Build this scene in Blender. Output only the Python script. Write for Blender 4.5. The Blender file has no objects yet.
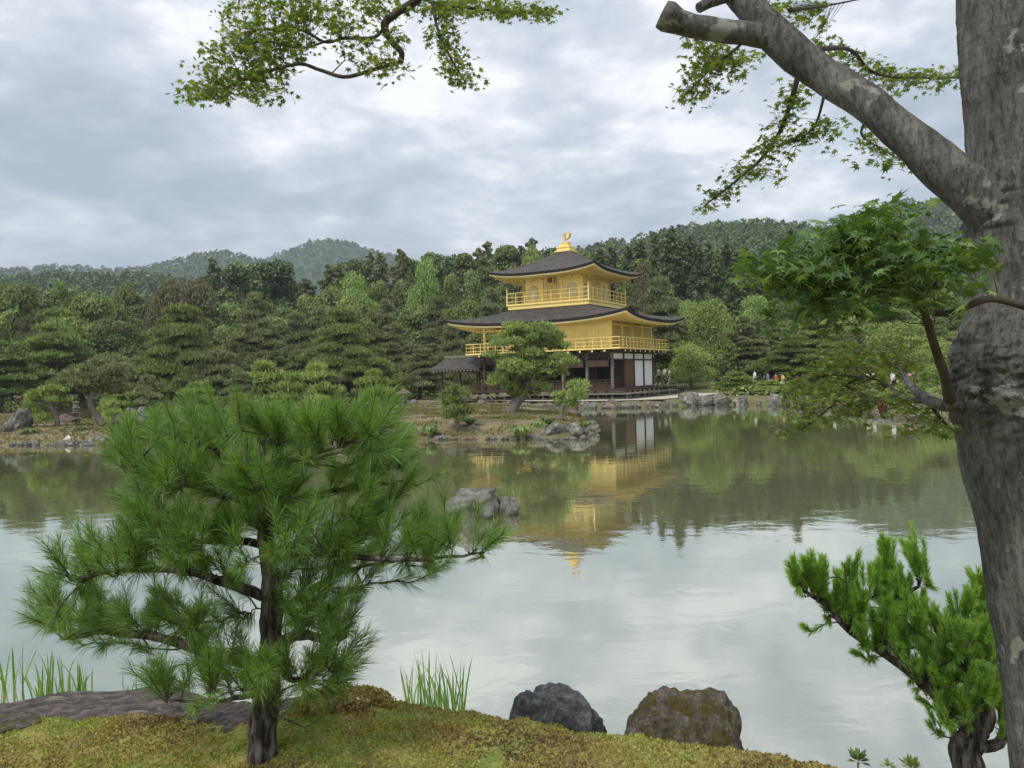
import bpy, math, random
import numpy as np
from mathutils import Vector, Matrix
R = math.radians
C = bpy.context.scene.collection
SC = bpy.context.scene
rng = np.random.default_rng(7)
random.seed(7)

# ------------------------------------------------------------------ camera
EYE = 2.38
HAZE = .0003
F = 773.0
TILT = math.atan(6.99 / F)
ROLL = R(1.58)
cam = bpy.data.objects.new('camera', bpy.data.cameras.new('camera'))
C.objects.link(cam)
cam.data.sensor_width = 36
cam.data.lens = F / 1024 * 36
cam.data.clip_start = 0.05
cam.data.clip_end = 12000
cam.matrix_world = Matrix.Translation((0, 0, EYE)) @ Matrix.Rotation(R(90) - TILT, 4, 'X') @ Matrix.Rotation(-ROLL, 4, 'Z')
SC.camera = cam

# ------------------------------------------------------------------ sky and sun
SUN_EL, SUN_AZ = R(52), R(215)       # azimuth clockwise from +Y: behind the camera, to the left
w = bpy.data.worlds.new('World'); SC.world = w; w.use_nodes = True
nt = w.node_tree; N = nt.nodes; L = nt.links; N.clear()
out = N.new('ShaderNodeOutputWorld'); bg = N.new('ShaderNodeBackground')
sky = N.new('ShaderNodeTexSky'); sky.sky_type = 'NISHITA'; sky.sun_disc = False
sky.sun_elevation = SUN_EL; sky.sun_rotation = SUN_AZ; sky.altitude = 100; sky.dust_density = 1.5
tc = N.new('ShaderNodeTexCoord'); sep = N.new('ShaderNodeSeparateXYZ'); L.new(tc.outputs['Generated'], sep.inputs[0])
def wm(op, a, b=None, clamp=False):
    n = N.new('ShaderNodeMath'); n.operation = op; n.use_clamp = clamp
    for i, v in enumerate((a, b)):
        if v is None: continue
        if isinstance(v, (int, float)): n.inputs[i].default_value = v
        else: L.new(v, n.inputs[i])
    return n.outputs[0]
zc = wm('MAXIMUM', sep.outputs[2], 0.0)
zz = wm('ADD', zc, 0.22)
cx = wm('DIVIDE', sep.outputs[0], zz); cy = wm('DIVIDE', sep.outputs[1], zz)
comb = N.new('ShaderNodeCombineXYZ'); L.new(cx, comb.inputs[0]); L.new(cy, comb.inputs[1]); comb.inputs[2].default_value = 3.7
def noise(scale, detail, rough, dist=0.0, off=(0, 0, 0)):
    m = N.new('ShaderNodeMapping'); m.inputs['Location'].default_value = off; L.new(comb.outputs[0], m.inputs[0])
    n = N.new('ShaderNodeTexNoise'); n.inputs['Scale'].default_value = scale; n.inputs['Detail'].default_value = detail
    n.inputs['Roughness'].default_value = rough; n.inputs['Distortion'].default_value = dist
    L.new(m.outputs[0], n.inputs['Vector']); return n.outputs[0]
n1 = noise(2.3, 10, 0.58, 0.12, (1.3, 0.4, 0)); n2 = noise(0.9, 5, 0.5, 0.05, (4.1, 7.7, 0)); n3 = noise(6.0, 9, 0.62, 0.1, (9.1, 2.0, 0))
s = wm('ADD', wm('MULTIPLY', n1, 0.42), wm('ADD', wm('MULTIPLY', n2, 0.38), wm('MULTIPLY', n3, 0.20)))
cr = N.new('ShaderNodeValToRGB'); L.new(s, cr.inputs[0])
e = cr.color_ramp.elements
e[0].position = 0.41; e[0].color = (0.33, 0.38, 0.45, 1)
e[1].position = 0.585; e[1].color = (0.90, 0.91, 0.92, 1)
x = cr.color_ramp.elements.new(0.47); x.color = (0.44, 0.485, 0.555, 1)
x = cr.color_ramp.elements.new(0.525); x.color = (0.60, 0.635, 0.68, 1)
# hazier and bluer towards the horizon, brighter overhead
hz = wm('POWER', wm('SUBTRACT', 1.0, zc, True), 6.0, True)
mixh = N.new('ShaderNodeMixRGB'); L.new(wm('MULTIPLY', hz, 0.30), mixh.inputs[0]); L.new(cr.outputs[0], mixh.inputs[1]); mixh.inputs[2].default_value = (0.42, 0.50, 0.62, 1)
zen = N.new('ShaderNodeMixRGB'); L.new(wm('MULTIPLY', wm('SUBTRACT', zc, 0.45, True), 1.6, True), zen.inputs[0]); L.new(mixh.outputs[0], zen.inputs[1]); zen.inputs[2].default_value = (1.25, 1.27, 1.28, 1)
# the clear Nishita sky glimmers through at a low share
skm = N.new('ShaderNodeMixRGB'); skm.blend_type = 'MULTIPLY'; skm.inputs[0].default_value = 1; L.new(sky.outputs[0], skm.inputs[1]); skm.inputs[2].default_value = (0.08, 0.08, 0.08, 1)
mx = N.new('ShaderNodeMixRGB'); mx.inputs[0].default_value = 0.88; L.new(skm.outputs[0], mx.inputs[1]); L.new(zen.outputs[0], mx.inputs[2])
L.new(mx.outputs[0], bg.inputs[0]); bg.inputs[1].default_value = 1.0
L.new(bg.outputs[0], out.inputs[0])
sun = bpy.data.objects.new('sun', bpy.data.lights.new('sun', 'SUN')); C.objects.link(sun)
sun.data.energy = 1.9; sun.data.angle = R(12); sun.data.color = (1.0, 0.95, 0.86)
sd = Vector((math.sin(SUN_AZ) * math.cos(SUN_EL), math.cos(SUN_AZ) * math.cos(SUN_EL), math.sin(SUN_EL)))
sun.rotation_euler = sd.to_track_quat('Z', 'Y').to_euler(); sun.location = (0, 0, 60)
SC.view_settings.view_transform = 'Standard'; SC.view_settings.look = 'None'
SC.view_settings.exposure = 0.5; SC.view_settings.gamma = 1.0
SC.cycles.max_bounces = 6; SC.cycles.diffuse_bounces = 2; SC.cycles.glossy_bounces = 2
SC.cycles.transmission_bounces = 3; SC.cycles.volume_bounces = 0; SC.cycles.transparent_max_bounces = 6

# ------------------------------------------------------------------ pixel -> real place
def ray(px, py):
    a, u = px - 512.0, 384.0 - py
    x = a * math.cos(ROLL) + u * math.sin(ROLL); up = -a * math.sin(ROLL) + u * math.cos(ROLL)
    return np.array((x, F * math.cos(TILT) + up * math.sin(TILT), up * math.cos(TILT) - F * math.sin(TILT)))
def at(px, py, D):
    r = ray(px, py); k = D / r[1]
    return np.array((r[0] * k, D, EYE + r[2] * k))
def onz(px, py, z=0.0):
    r = ray(px, py); k = (z - EYE) / r[2]
    return np.array((r[0] * k, r[1] * k, z))

# ------------------------------------------------------------------ mesh helpers
def _h(ix, iy, iz, seed):
    n = (ix.astype(np.int64) * 374761393 + iy.astype(np.int64) * 668265263 + iz.astype(np.int64) * 1274126177 + seed * 974634777) & 0xffffffff
    n = ((n ^ (n >> 13)) * 1103515245) & 0xffffffff
    n = ((n ^ (n >> 16)) * 2246822519) & 0xffffffff
    return ((n ^ (n >> 15)) & 0xffff) / 32767.5 - 1.0
def vnoise(P, seed=0):
    P = np.asarray(P, float); i = np.floor(P).astype(np.int64); f = P - i; f = f * f * (3 - 2 * f); r = 0
    for dx in (0, 1):
        for dy in (0, 1):
            for dz in (0, 1):
                wt = (f[:, 0] if dx else 1 - f[:, 0]) * (f[:, 1] if dy else 1 - f[:, 1]) * (f[:, 2] if dz else 1 - f[:, 2])
                r = r + wt * _h(i[:, 0] + dx, i[:, 1] + dy, i[:, 2] + dz, seed)
    return r
def fbm(P, octv=4, seed=0, g=0.5):
    P = np.asarray(P, float); a = 1; r = 0; t = 0
    for o in range(octv):
        r = r + a * vnoise(P * (2 ** o) + 13.7 * o, seed + o); t += a; a *= g
    return r / t

class MB:
    def __init__(s): s.V = []; s.F = []; s.n = 0; s.M = []
    def add(s, V, Fc, m=0):
        V = np.asarray(V, float).reshape(-1, 3); Fc = np.asarray(Fc, np.int64)
        s.V.append(V); s.F.append(Fc + s.n); s.M.append(np.full(len(Fc), m)); s.n += len(V)
    def box(s, c, d, rot=None, m=0):
        c = np.asarray(c, float); d = np.asarray(d, float) / 2
        v = np.array([(x, y, z) for x in (-1, 1) for y in (-1, 1) for z in (-1, 1)]) * d
        if rot is not None: v = v @ np.asarray(rot).T
        s.add(v + c, [(0, 1, 3, 2), (4, 6, 7, 5), (0, 4, 5, 1), (2, 3, 7, 6), (0, 2, 6, 4), (1, 5, 7, 3)], m)
    def bb(s, a, b, m=0):
        a = np.asarray(a, float); b = np.asarray(b, float); s.box((a + b) / 2, np.abs(b - a), None, m)
    def beam(s, a, b, wd, ht=None, m=0):
        a = np.asarray(a, float); b = np.asarray(b, float); d = b - a; ln = np.linalg.norm(d); d /= ln
        up = np.array((0, 0, 1.)) if abs(d[2]) < .95 else np.array((0, 1., 0))
        sx = np.cross(up, d); sx /= np.linalg.norm(sx); uz = np.cross(d, sx)
        s.box((a + b) / 2, (wd, ln, ht or wd), np.array((sx, d, uz)).T, m)
    def tube(s, P, rad, n=8, cap=True, m=0, wob=0.0, seed=0):
        P = np.asarray(P, float); rad = np.broadcast_to(np.asarray(rad, float), (len(P),))
        T = np.gradient(P, axis=0); T /= np.linalg.norm(T, axis=1)[:, None] + 1e-9
        u = np.array((0, 0, 1.)) if abs(T[0][2]) < .9 else np.array((1., 0, 0)); V = []
        a = np.arange(n) / n * 2 * np.pi
        for k in range(len(P)):
            u = u - T[k] * (u @ T[k]); u /= np.linalg.norm(u) + 1e-9; v = np.cross(T[k], u)
            V.append(P[k] + rad[k] * (np.cos(a)[:, None] * u + np.sin(a)[:, None] * v))
        V = np.concatenate(V)
        if wob:
            ctr = np.repeat(P, n, axis=0); rr = np.repeat(rad, n)
            V = ctr + (V - ctr) * (1 + wob * fbm(V / (rr.mean() * 2.5), 3, seed)[:, None])
        Fq = []
        for k in range(len(P) - 1):
            for i in range(n):
                j = (i + 1) % n; Fq.append((k * n + i, k * n + j, (k + 1) * n + j, (k + 1) * n + i))
        s.add(V, Fq, m)
        if cap:
            for k, fl in ((0, 1), (len(P) - 1, 0)):
                ring = V[k * n:(k + 1) * n]; idx = [(i, (i + 1) % n, n) if not fl else ((i + 1) % n, i, n) for i in range(n)]
                s.add(np.vstack([ring, ring.mean(0)]), idx, m)
    def ell(s, c, r, nu=10, nv=7, m=0, ns=0.0, seed=0):
        V = []; 
        for j in range(1, nv):
            ph = math.pi * j / nv
            for i in range(nu): th = 2 * math.pi * i / nu; V.append((math.sin(ph) * math.cos(th), math.sin(ph) * math.sin(th), math.cos(ph)))
        V.append((0, 0, 1)); V.append((0, 0, -1)); V = np.array(V)
        if ns: V = V * (1 + ns * fbm(V * 1.7 + seed * 3.1, 3, seed)[:, None])
        q = [(j * nu + i, (j + 1) * nu + i, (j + 1) * nu + (i + 1) % nu, j * nu + (i + 1) % nu) for j in range(nv - 2) for i in range(nu)]
        t = len(V) - 2; o = s.n
        s.add(V * np.asarray(r) + np.asarray(c), q, m)
        tr = [(i, (i + 1) % nu, t) for i in range(nu)] ; k = (nv - 2) * nu
        tr = [(t, i, (i + 1) % nu) for i in range(nu)] + [(t + 1, k + (i + 1) % nu, k + i) for i in range(nu)]
        s.F.append(np.array(tr) + o); s.M.append(np.full(len(tr), m))
    def mesh(s, name, mats, smooth=False):
        me = bpy.data.meshes.new(name); V = np.concatenate(s.V)
        me.vertices.add(len(V)); me.vertices.foreach_set('co', V.astype(np.float32).ravel())
        st = []; lp = []; tot = 0; mi = []
        for f, m in zip(s.F, s.M):
            if len(f) == 0: continue
            k = f.shape[1]; st.append(tot + np.arange(len(f)) * k); lp.append(f.ravel()); tot += f.size; mi.append(m)
        me.loops.add(tot); me.loops.foreach_set('vertex_index', np.concatenate(lp).astype(np.int32))
        st = np.concatenate(st); me.polygons.add(len(st)); me.polygons.foreach_set('loop_start', st.astype(np.int32))
        me.polygons.foreach_set('material_index', np.concatenate(mi).astype(np.int32))
        if not isinstance(mats, (list, tuple)): mats = [mats]
        for m in mats: me.materials.append(m)
        me.update(calc_edges=True); me.validate()
        me.polygons.foreach_set('use_smooth', np.full(len(me.polygons), smooth))
        return me
    def build(s, name, mats, parent=None, smooth=False):
        o = bpy.data.objects.new(name, s.mesh(name, mats, smooth)); C.objects.link(o)
        if parent is not None: o.parent = parent
        return o
def tag(o, label=None, cat=None, group=None, kind=None):
    if label: o['label'] = label
    if cat: o['category'] = cat
    if group: o['group'] = group
    if kind: o['kind'] = kind
    return o
def empty(name, loc=(0, 0, 0), rz=0, **k):
    o = bpy.data.objects.new(name, None); C.objects.link(o); o.location = loc; o.rotation_euler = (0, 0, rz); o.empty_display_size = .2
    return tag(o, **k)
def copy_tree(o, parent=None):
    c = o.copy(); C.objects.link(c); c.parent = parent
    for ch in list(o.children): copy_tree(ch, c)
    return c
def spline(P, n):
    P = np.asarray(P, float)
    if len(P) < 3: return np.array([P[0] + (P[-1] - P[0]) * t for t in np.linspace(0, 1, n)])
    out = []; Q = np.vstack([2 * P[0] - P[1], P, 2 * P[-1] - P[-2]])
    for t in np.linspace(0, len(P) - 1 - 1e-6, n):
        i = int(t); f = t - i; a, b, c, d = Q[i:i + 4]
        out.append(.5 * ((2 * b) + (c - a) * f + (2 * a - 5 * b + 4 * c - d) * f * f + (-a + 3 * b - 3 * c + d) * f ** 3))
    return np.array(out)
def unit(v): v = np.asarray(v, float); return v / (np.linalg.norm(v, axis=-1, keepdims=True) + 1e-9)

# ------------------------------------------------------------------ materials
MATS = {}
def newmat(name):
    m = bpy.data.materials.new(name); m.use_nodes = True; MATS[name] = m
    return m, m.node_tree, m.node_tree.nodes, m.node_tree.links, m.node_tree.nodes['Principled BSDF']
def ramp(N, L, src, stops):
    r = N.new('ShaderNodeValToRGB'); L.new(src, r.inputs[0]); el = r.color_ramp.elements
    el[0].position, el[0].color = stops[0][0], (*stops[0][1], 1); el[1].position, el[1].color = stops[-1][0], (*stops[-1][1], 1)
    for p, c in stops[1:-1]: q = el.new(p); q.color = (*c, 1)
    return r.outputs[0]
def tnoise(N, L, scale, detail=6, rough=.6, coord='Object', stretch=(1, 1, 1), dist=0.0):
    t = N.new('ShaderNodeTexCoord'); m = N.new('ShaderNodeMapping'); m.inputs['Scale'].default_value = stretch
    L.new(t.outputs[coord], m.inputs[0]); n = N.new('ShaderNodeTexNoise'); n.inputs['Scale'].default_value = scale
    n.inputs['Detail'].default_value = detail; n.inputs['Roughness'].default_value = rough; n.inputs['Distortion'].default_value = dist
    L.new(m.outputs[0], n.inputs['Vector']); return n.outputs[0]
def surf(name, stops, scale, rough=.8, bump=.3, bscale=None, stretch=(1, 1, 1), metallic=0.0, spec=.3, detail=8, bdist=.02):
    m, t, N, L, B = newmat(name)
    L.new(ramp(N, L, tnoise(N, L, scale, detail, .6, 'Object', stretch), stops), B.inputs['Base Color'])
    B.inputs['Roughness'].default_value = rough; B.inputs['Metallic'].default_value = metallic; B.inputs['Specular IOR Level'].default_value = spec
    if bump:
        b = N.new('ShaderNodeBump'); b.inputs['Strength'].default_value = bump; b.inputs['Distance'].default_value = bdist
        L.new(tnoise(N, L, bscale or scale * 3, 8, .65, 'Object', stretch), b.inputs['Height']); L.new(b.outputs[0], B.inputs['Normal'])
    return m
SAT = .84
def leafmat(name, ca, cb, cc=None, transl=.3, hue=.03, val=.35, rough=.55, spec=.25):
    m, t, N, L, B = newmat(name); sat = SAT if hue else .97
    g = N.new('ShaderNodeNewGeometry'); st = [(0, ca), (1, cb)] if cc is None else [(0, ca), (.7, cb), (1, cc)]
    col = ramp(N, L, g.outputs['Random Per Island'], st)
    oi = N.new('ShaderNodeObjectInfo'); hs = N.new('ShaderNodeHueSaturation'); hs.inputs['Saturation'].default_value = sat; L.new(col, hs.inputs['Color'])
    mr = N.new('ShaderNodeMapRange'); L.new(oi.outputs['Random'], mr.inputs[0]); mr.inputs[3].default_value = .5 - hue; mr.inputs[4].default_value = .5 + hue; L.new(mr.outputs[0], hs.inputs['Hue'])
    ml = N.new('ShaderNodeMath'); ml.operation = 'MULTIPLY'; L.new(oi.outputs['Random'], ml.inputs[0]); ml.inputs[1].default_value = 7.31
    fr = N.new('ShaderNodeMath'); fr.operation = 'FRACT'; L.new(ml.outputs[0], fr.inputs[0])
    mv = N.new('ShaderNodeMapRange'); L.new(fr.outputs[0], mv.inputs[0]); mv.inputs[3].default_value = 1 - val; mv.inputs[4].default_value = 1 + val * .7; L.new(mv.outputs[0], hs.inputs['Value'])
    L.new(hs.outputs[0], B.inputs['Base Color']); B.inputs['Roughness'].default_value = rough; B.inputs['Specular IOR Level'].default_value = spec
    tr = N.new('ShaderNodeBsdfTranslucent'); mc = N.new('ShaderNodeMixRGB'); mc.blend_type = 'MULTIPLY'; mc.inputs[0].default_value = 1
    L.new(hs.outputs[0], mc.inputs[1]); mc.inputs[2].default_value = (1.5, 1.45, .55, 1); L.new(mc.outputs[0], tr.inputs['Color'])
    ms = N.new('ShaderNodeMixShader'); ms.inputs[0].default_value = transl; L.new(B.outputs[0], ms.inputs[1]); L.new(tr.outputs[0], ms.inputs[2])
    L.new(ms.outputs[0], N['Material Output'].inputs[0])
    return m

M_pine = leafmat('far_pine_needles', (0.112, 0.184, 0.043), (0.222, 0.306, 0.068), (0.325, 0.413, 0.098), .2, .012, .28)
M_pine2 = leafmat('greyish_pine_needles', (0.120, 0.161, 0.061), (0.205, 0.245, 0.092), (0.274, 0.306, 0.123), .2, .012, .2)
M_round = leafmat('broad_leaves', (0.082, 0.139, 0.033), (0.164, 0.237, 0.052), (0.292, 0.326, 0.085), .25, .012, .3)
M_light = leafmat('light_green_leaves', (0.138, 0.235, 0.039), (0.246, 0.345, 0.066), (0.369, 0.455, 0.099), .3, .012, .2)
M_dark = leafmat('dark_cedar_foliage', (0.049, 0.090, 0.032), (0.102, 0.160, 0.049), (0.157, 0.220, 0.064), .12, .012, .3)
M_brown = leafmat('bronze_leaves', (.13, .115, .055), (.20, .165, .085), (.17, .19, .075), .2, .01, .15)
M_hill = leafmat('hill_forest', (0.054, 0.097, 0.031), (0.100, 0.152, 0.044), (0.185, 0.207, 0.061), .1, .0, .0)
def patchy(m, sc, lo=.55, hi=1.5):
    N = m.node_tree.nodes; L = m.node_tree.links
    for n in list(N):
        if n.type == 'HUE_SAT':
            c = ramp(N, L, tnoise(N, L, sc, 3, .6), [(.35, (lo, lo, lo * .95)), (.65, (hi, hi, hi * .9))]); q = N.new('ShaderNodeMixRGB'); q.blend_type = 'MULTIPLY'; q.inputs[0].default_value = 1
            src = n.inputs['Color'].links[0].from_socket; L.new(src, q.inputs[1]); L.new(c, q.inputs[2]); L.new(q.outputs[0], n.inputs['Color'])
patchy(M_hill, .12); patchy(M_round, .5, .75, 1.3); patchy(M_dark, .4, .75, 1.3); patchy(M_pine, .8, .8, 1.2)
M_shrub = leafmat('shrub_leaves', (0.078, 0.138, 0.028), (0.170, 0.248, 0.050), (0.262, 0.317, 0.078), .25, .012, .3)
M_needle = leafmat('pine_needles', (.08, .165, .035), (.15, .265, .06), (.28, .41, .12), .38, .0, .0, .5, .3)
M_needle2 = leafmat('young_pine_needles', (.15, .28, .05), (.25, .44, .08), (.42, .60, .2), .45, .0, .0, .5, .3)
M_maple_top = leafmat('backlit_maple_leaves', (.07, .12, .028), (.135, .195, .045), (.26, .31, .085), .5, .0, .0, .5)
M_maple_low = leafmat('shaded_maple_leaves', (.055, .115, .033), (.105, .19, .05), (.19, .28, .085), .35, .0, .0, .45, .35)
M_maple_mid = leafmat('yellow_green_maple_leaves', (.08, .15, .025), (.15, .22, .045), (.24, .26, .09), .4, .0, .0, .5)
M_reed = leafmat('reed_blades', (.09, .19, .04), (.17, .30, .07), (.34, .38, .15), .3, .0, .0)
M_moss_tuft = leafmat('moss_sprigs', (.10, .095, .02), (.22, .215, .035), (.34, .30, .07), .3, .0, .0, .8, .1)
M_bark_far = surf('far_bark', [(.3, (.10, .085, .07)), (.7, (.22, .19, .155))], 3, .9, .3, stretch=(1, 1, .3))
M_bark_pine = surf('pine_bark', [(.40, (.02, .016, .013)), (.5, (.085, .07, .058)), (.62, (.23, .20, .18))], 30, .9, 1.0, 42, (1, 1, .22), bdist=.04)
M_hillside = surf('hill_ground', [(.3, (.04, .065, .025)), (.7, (.075, .11, .04))], .08, .95, 0)
M_ground = surf('ground_soil', [(.3, (.07, .075, .03)), (.5, (.14, .12, .06)), (.7, (.10, .13, .04))], .5, .95, .3)
M_islet = surf('dry_moss_soil', [(.3, (.06, .065, .025)), (.45, (.14, .12, .06)), (.58, (.19, .155, .09)), (.7, (.09, .105, .035))], 1.1, .95, .5, 6)
M_gravel = surf('pale_gravel', [(.3, (.36, .33, .27)), (.7, (.52, .48, .40))], 3, .95, .2, 20)
M_stone = surf('grey_stone', [(.32, (.035, .036, .03)), (.48, (.12, .117, .10)), (.62, (.22, .215, .19)), (.75, (.36, .35, .325))], 2.4, .85, .7, 7, bdist=.06)
M_stone_brown = surf('brown_stone', [(.3, (.05, .035, .028)), (.5, (.13, .095, .075)), (.7, (.26, .21, .17))], 2.0, .85, .7, 6, bdist=.06)

def gold(name, a, b, rough=.42, lines=True):
    m, t, N, L, B = newmat(name)
    L.new(ramp(N, L, tnoise(N, L, 1.2, 8, .65), [(.3, a), (.7, b)]), B.inputs['Base Color'])
    B.inputs['Metallic'].default_value = .25; B.inputs['Roughness'].default_value = rough
    bm = N.new('ShaderNodeBump'); bm.inputs['Strength'].default_value = .25; bm.inputs['Distance'].default_value = .01
    L.new(tnoise(N, L, 9, 6, .6), bm.inputs['Height']); L.new(bm.outputs[0], B.inputs['Normal'])
    return m
M_gold = gold('gold_leaf', (.90, .66, .20), (.97, .78, .30))
M_gold_deep = gold('gold_leaf_worn', (.66, .50, .17), (.78, .60, .22), .5)
M_gold_soffit = gold('shaded_gold', (.52, .36, .10), (.66, .46, .14), .5)  # darker gold: shade of the soffit and side wall put into the colour
M_gold_pale = gold('pale_gold', (.82, .68, .34), (.9, .78, .45), .5)
M_wood = surf('dark_wood', [(.3, (.035, .022, .016)), (.7, (.085, .055, .04))], 3, .75, .3, 9, (1, 1, .2))
M_wood_red = surf('brown_board', [(.3, (.10, .05, .028)), (.7, (.2, .11, .065))], 5, .7, .3, 9, (4, 4, .3))
M_grey_wood = surf('weathered_wood', [(.3, (.10, .085, .075)), (.7, (.24, .21, .185))], 3, .85, .3)
M_white = surf('white_plaster', [(.3, (.74, .74, .73)), (.7, (.82, .82, .81))], 2, .8, 0)
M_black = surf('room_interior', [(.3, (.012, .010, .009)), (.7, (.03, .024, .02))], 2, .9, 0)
M_pane = surf('paper_pane', [(.3, (.62, .58, .42)), (.7, (.72, .70, .55))], 3, .6, 0)
M_shingle = surf('bark_shingles', [(.3, (.028, .025, .024)), (.5, (.062, .055, .052)), (.7, (.115, .104, .098))], 2.5, .85, .6, 9, (1, 1, 5), bdist=.05)
M_shingle_edge = surf('shingle_edge', [(.3, (.015, .012, .011)), (.7, (.04, .032, .03))], 4, .9, .3, 14, (1, 1, 8))
M_ridge = surf('mossy_roof_ridge', [(.3, (.12, .13, .09)), (.7, (.22, .23, .17))], 4, .9, .3)

# ------------------------------------------------------------------ water
m, t, N_, L_, B = newmat('pond_water')
B.inputs['Base Color'].default_value = (.16, .165, .085, 1); B.inputs['Roughness'].default_value = .6; B.inputs['Specular IOR Level'].default_value = 0
gl = N_.new('ShaderNodeBsdfGlossy'); gl.inputs['Roughness'].default_value = .015; gl.inputs['Color'].default_value = (.95, .98, .94, 1)
fr = N_.new('ShaderNodeFresnel'); fr.inputs['IOR'].default_value = 1.5
ma = N_.new('ShaderNodeMath'); ma.operation = 'MULTIPLY_ADD'; L_.new(fr.outputs[0], ma.inputs[0]); ma.inputs[1].default_value = .55; ma.inputs[2].default_value = .50; ma.use_clamp = True
ms = N_.new('ShaderNodeMixShader'); L_.new(ma.outputs[0], ms.inputs[0]); L_.new(B.outputs[0], ms.inputs[1]); L_.new(gl.outputs[0], ms.inputs[2])
L_.new(ms.outputs[0], N_['Material Output'].inputs[0])
b1 = N_.new('ShaderNodeBump'); b1.inputs['Strength'].default_value = 1; b1.inputs['Distance'].default_value = .0028
L_.new(tnoise(N_, L_, 1.6, 4, .55, 'Object', (1, 1.4, 1), .4), b1.inputs['Height'])
b2 = N_.new('ShaderNodeBump'); b2.inputs['Strength'].default_value = 1; b2.inputs['Distance'].default_value = .0016
L_.new(tnoise(N_, L_, .35, 3, .5), b2.inputs['Height']); b2.inputs['Distance'].default_value = .004
L_.new(b1.outputs[0], b2.inputs['Normal'])
L_.new(b2.outputs[0], gl.inputs['Normal']); L_.new(b2.outputs[0], fr.inputs['Normal'])
M_water = m
mb = MB(); mb.add([(-160, -10, 0), (120, -10, 0), (120, 150, 0), (-160, 150, 0)], [(0, 1, 2, 3)]); tag(mb.build('pond_water', M_water), kind='structure')

# ------------------------------------------------------------------ terrain
shore_px = [(1150, 452), (1024, 434), (940, 422), (900, 418), (854, 413.5), (820, 409), (790, 406), (750, 404.5), (700, 405), (680, 405.8), (650, 406.8), (620, 407.8), (585, 408.2), (540, 408), (500, 407.2), (470, 407), (440, 406), (400, 405), (350, 405), (300, 406), (240, 407.5), (170, 410), (100, 413), (40, 416), (0, 419), (-80, 426), (-250, 445)]
shore = [onz(*p)[:2] for p in shore_px] + [np.array((-60, 30)), np.array((-50, -6.)), np.array((16, -6.)), np.array((17, 14.))]
shore = np.array(shore)
def sdist(x, y):
    P = np.stack([x, y], -1); d = np.full(x.shape, 1e9); ins = np.zeros(x.shape, bool)
    for k in range(len(shore)):
        a = shore[k]; b = shore[(k + 1) % len(shore)]; ab = b - a
        tt = np.clip(((P - a) @ ab) / (ab @ ab), 0, 1); q = P - a - tt[..., None] * ab
        d = np.minimum(d, np.sqrt((q ** 2).sum(-1)))
        c = ((a[1] > y) != (b[1] > y)) & (x < (b[0] - a[0]) * (y - a[1]) / (b[1] - a[1] + 1e-12) + a[0])
        ins ^= c
    return np.where(ins, -d, d)
def ground(x, y):
    x = np.asarray(x, float); y = np.asarray(y, float); s = sdist(x, y)
    z = np.where(s < 0, np.maximum(-1.0, s * 1.2), np.minimum(s * 1.5, .45))
    z = z + np.where(s > 12, np.minimum((s - 12) * .075, 14), 0)
    z = z + np.where(s > 10, 0.25, .0) * np.clip((s - 10) / 10, 0, 1) * fbm(np.stack([x / 9, y / 9, 0 * x], -1).reshape(-1, 3), 3).reshape(x.shape)
    return z
def gz(x, y): return float(ground(np.array([x]), np.array([y]))[0])
def axis(segs):
    o = []
    for a, b, n in segs: o += list(np.linspace(a, b, n, endpoint=False))
    return np.array(o + [segs[-1][1]])
xs = axis([(-3500, -300, 14), (-300, -75, 30), (-75, 60, 200), (60, 300, 30), (300, 3500, 14)])
ys = axis([(-600, -20, 12), (-20, 25, 30), (25, 110, 150), (110, 300, 30), (300, 4500, 16)])
def grid(xs, ys, zf):
    X, Y = np.meshgrid(xs, ys); Z = zf(X, Y); V = np.stack([X, Y, Z], -1).reshape(-1, 3); n = len(xs)
    j, i = np.meshgrid(np.arange(len(ys) - 1), np.arange(n - 1), indexing='ij'); q = (j * n + i).ravel()
    return V, np.stack([q, q + 1, q + n + 1, q + n], -1)
mb = MB(); mb.add(*grid(xs, ys, ground)); tag(mb.build('ground', M_ground, smooth=True), kind='structure')

def sheet(name, poly, z, mat):
    mb = MB(); P = np.array([(p[0], p[1], z) for p in poly]); c = P.mean(0); mb.add(np.vstack([P, c]), [(i, (i + 1) % len(P), len(P)) for i in range(len(P))])
    return tag(mb.build(name, mat), kind='structure')

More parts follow.
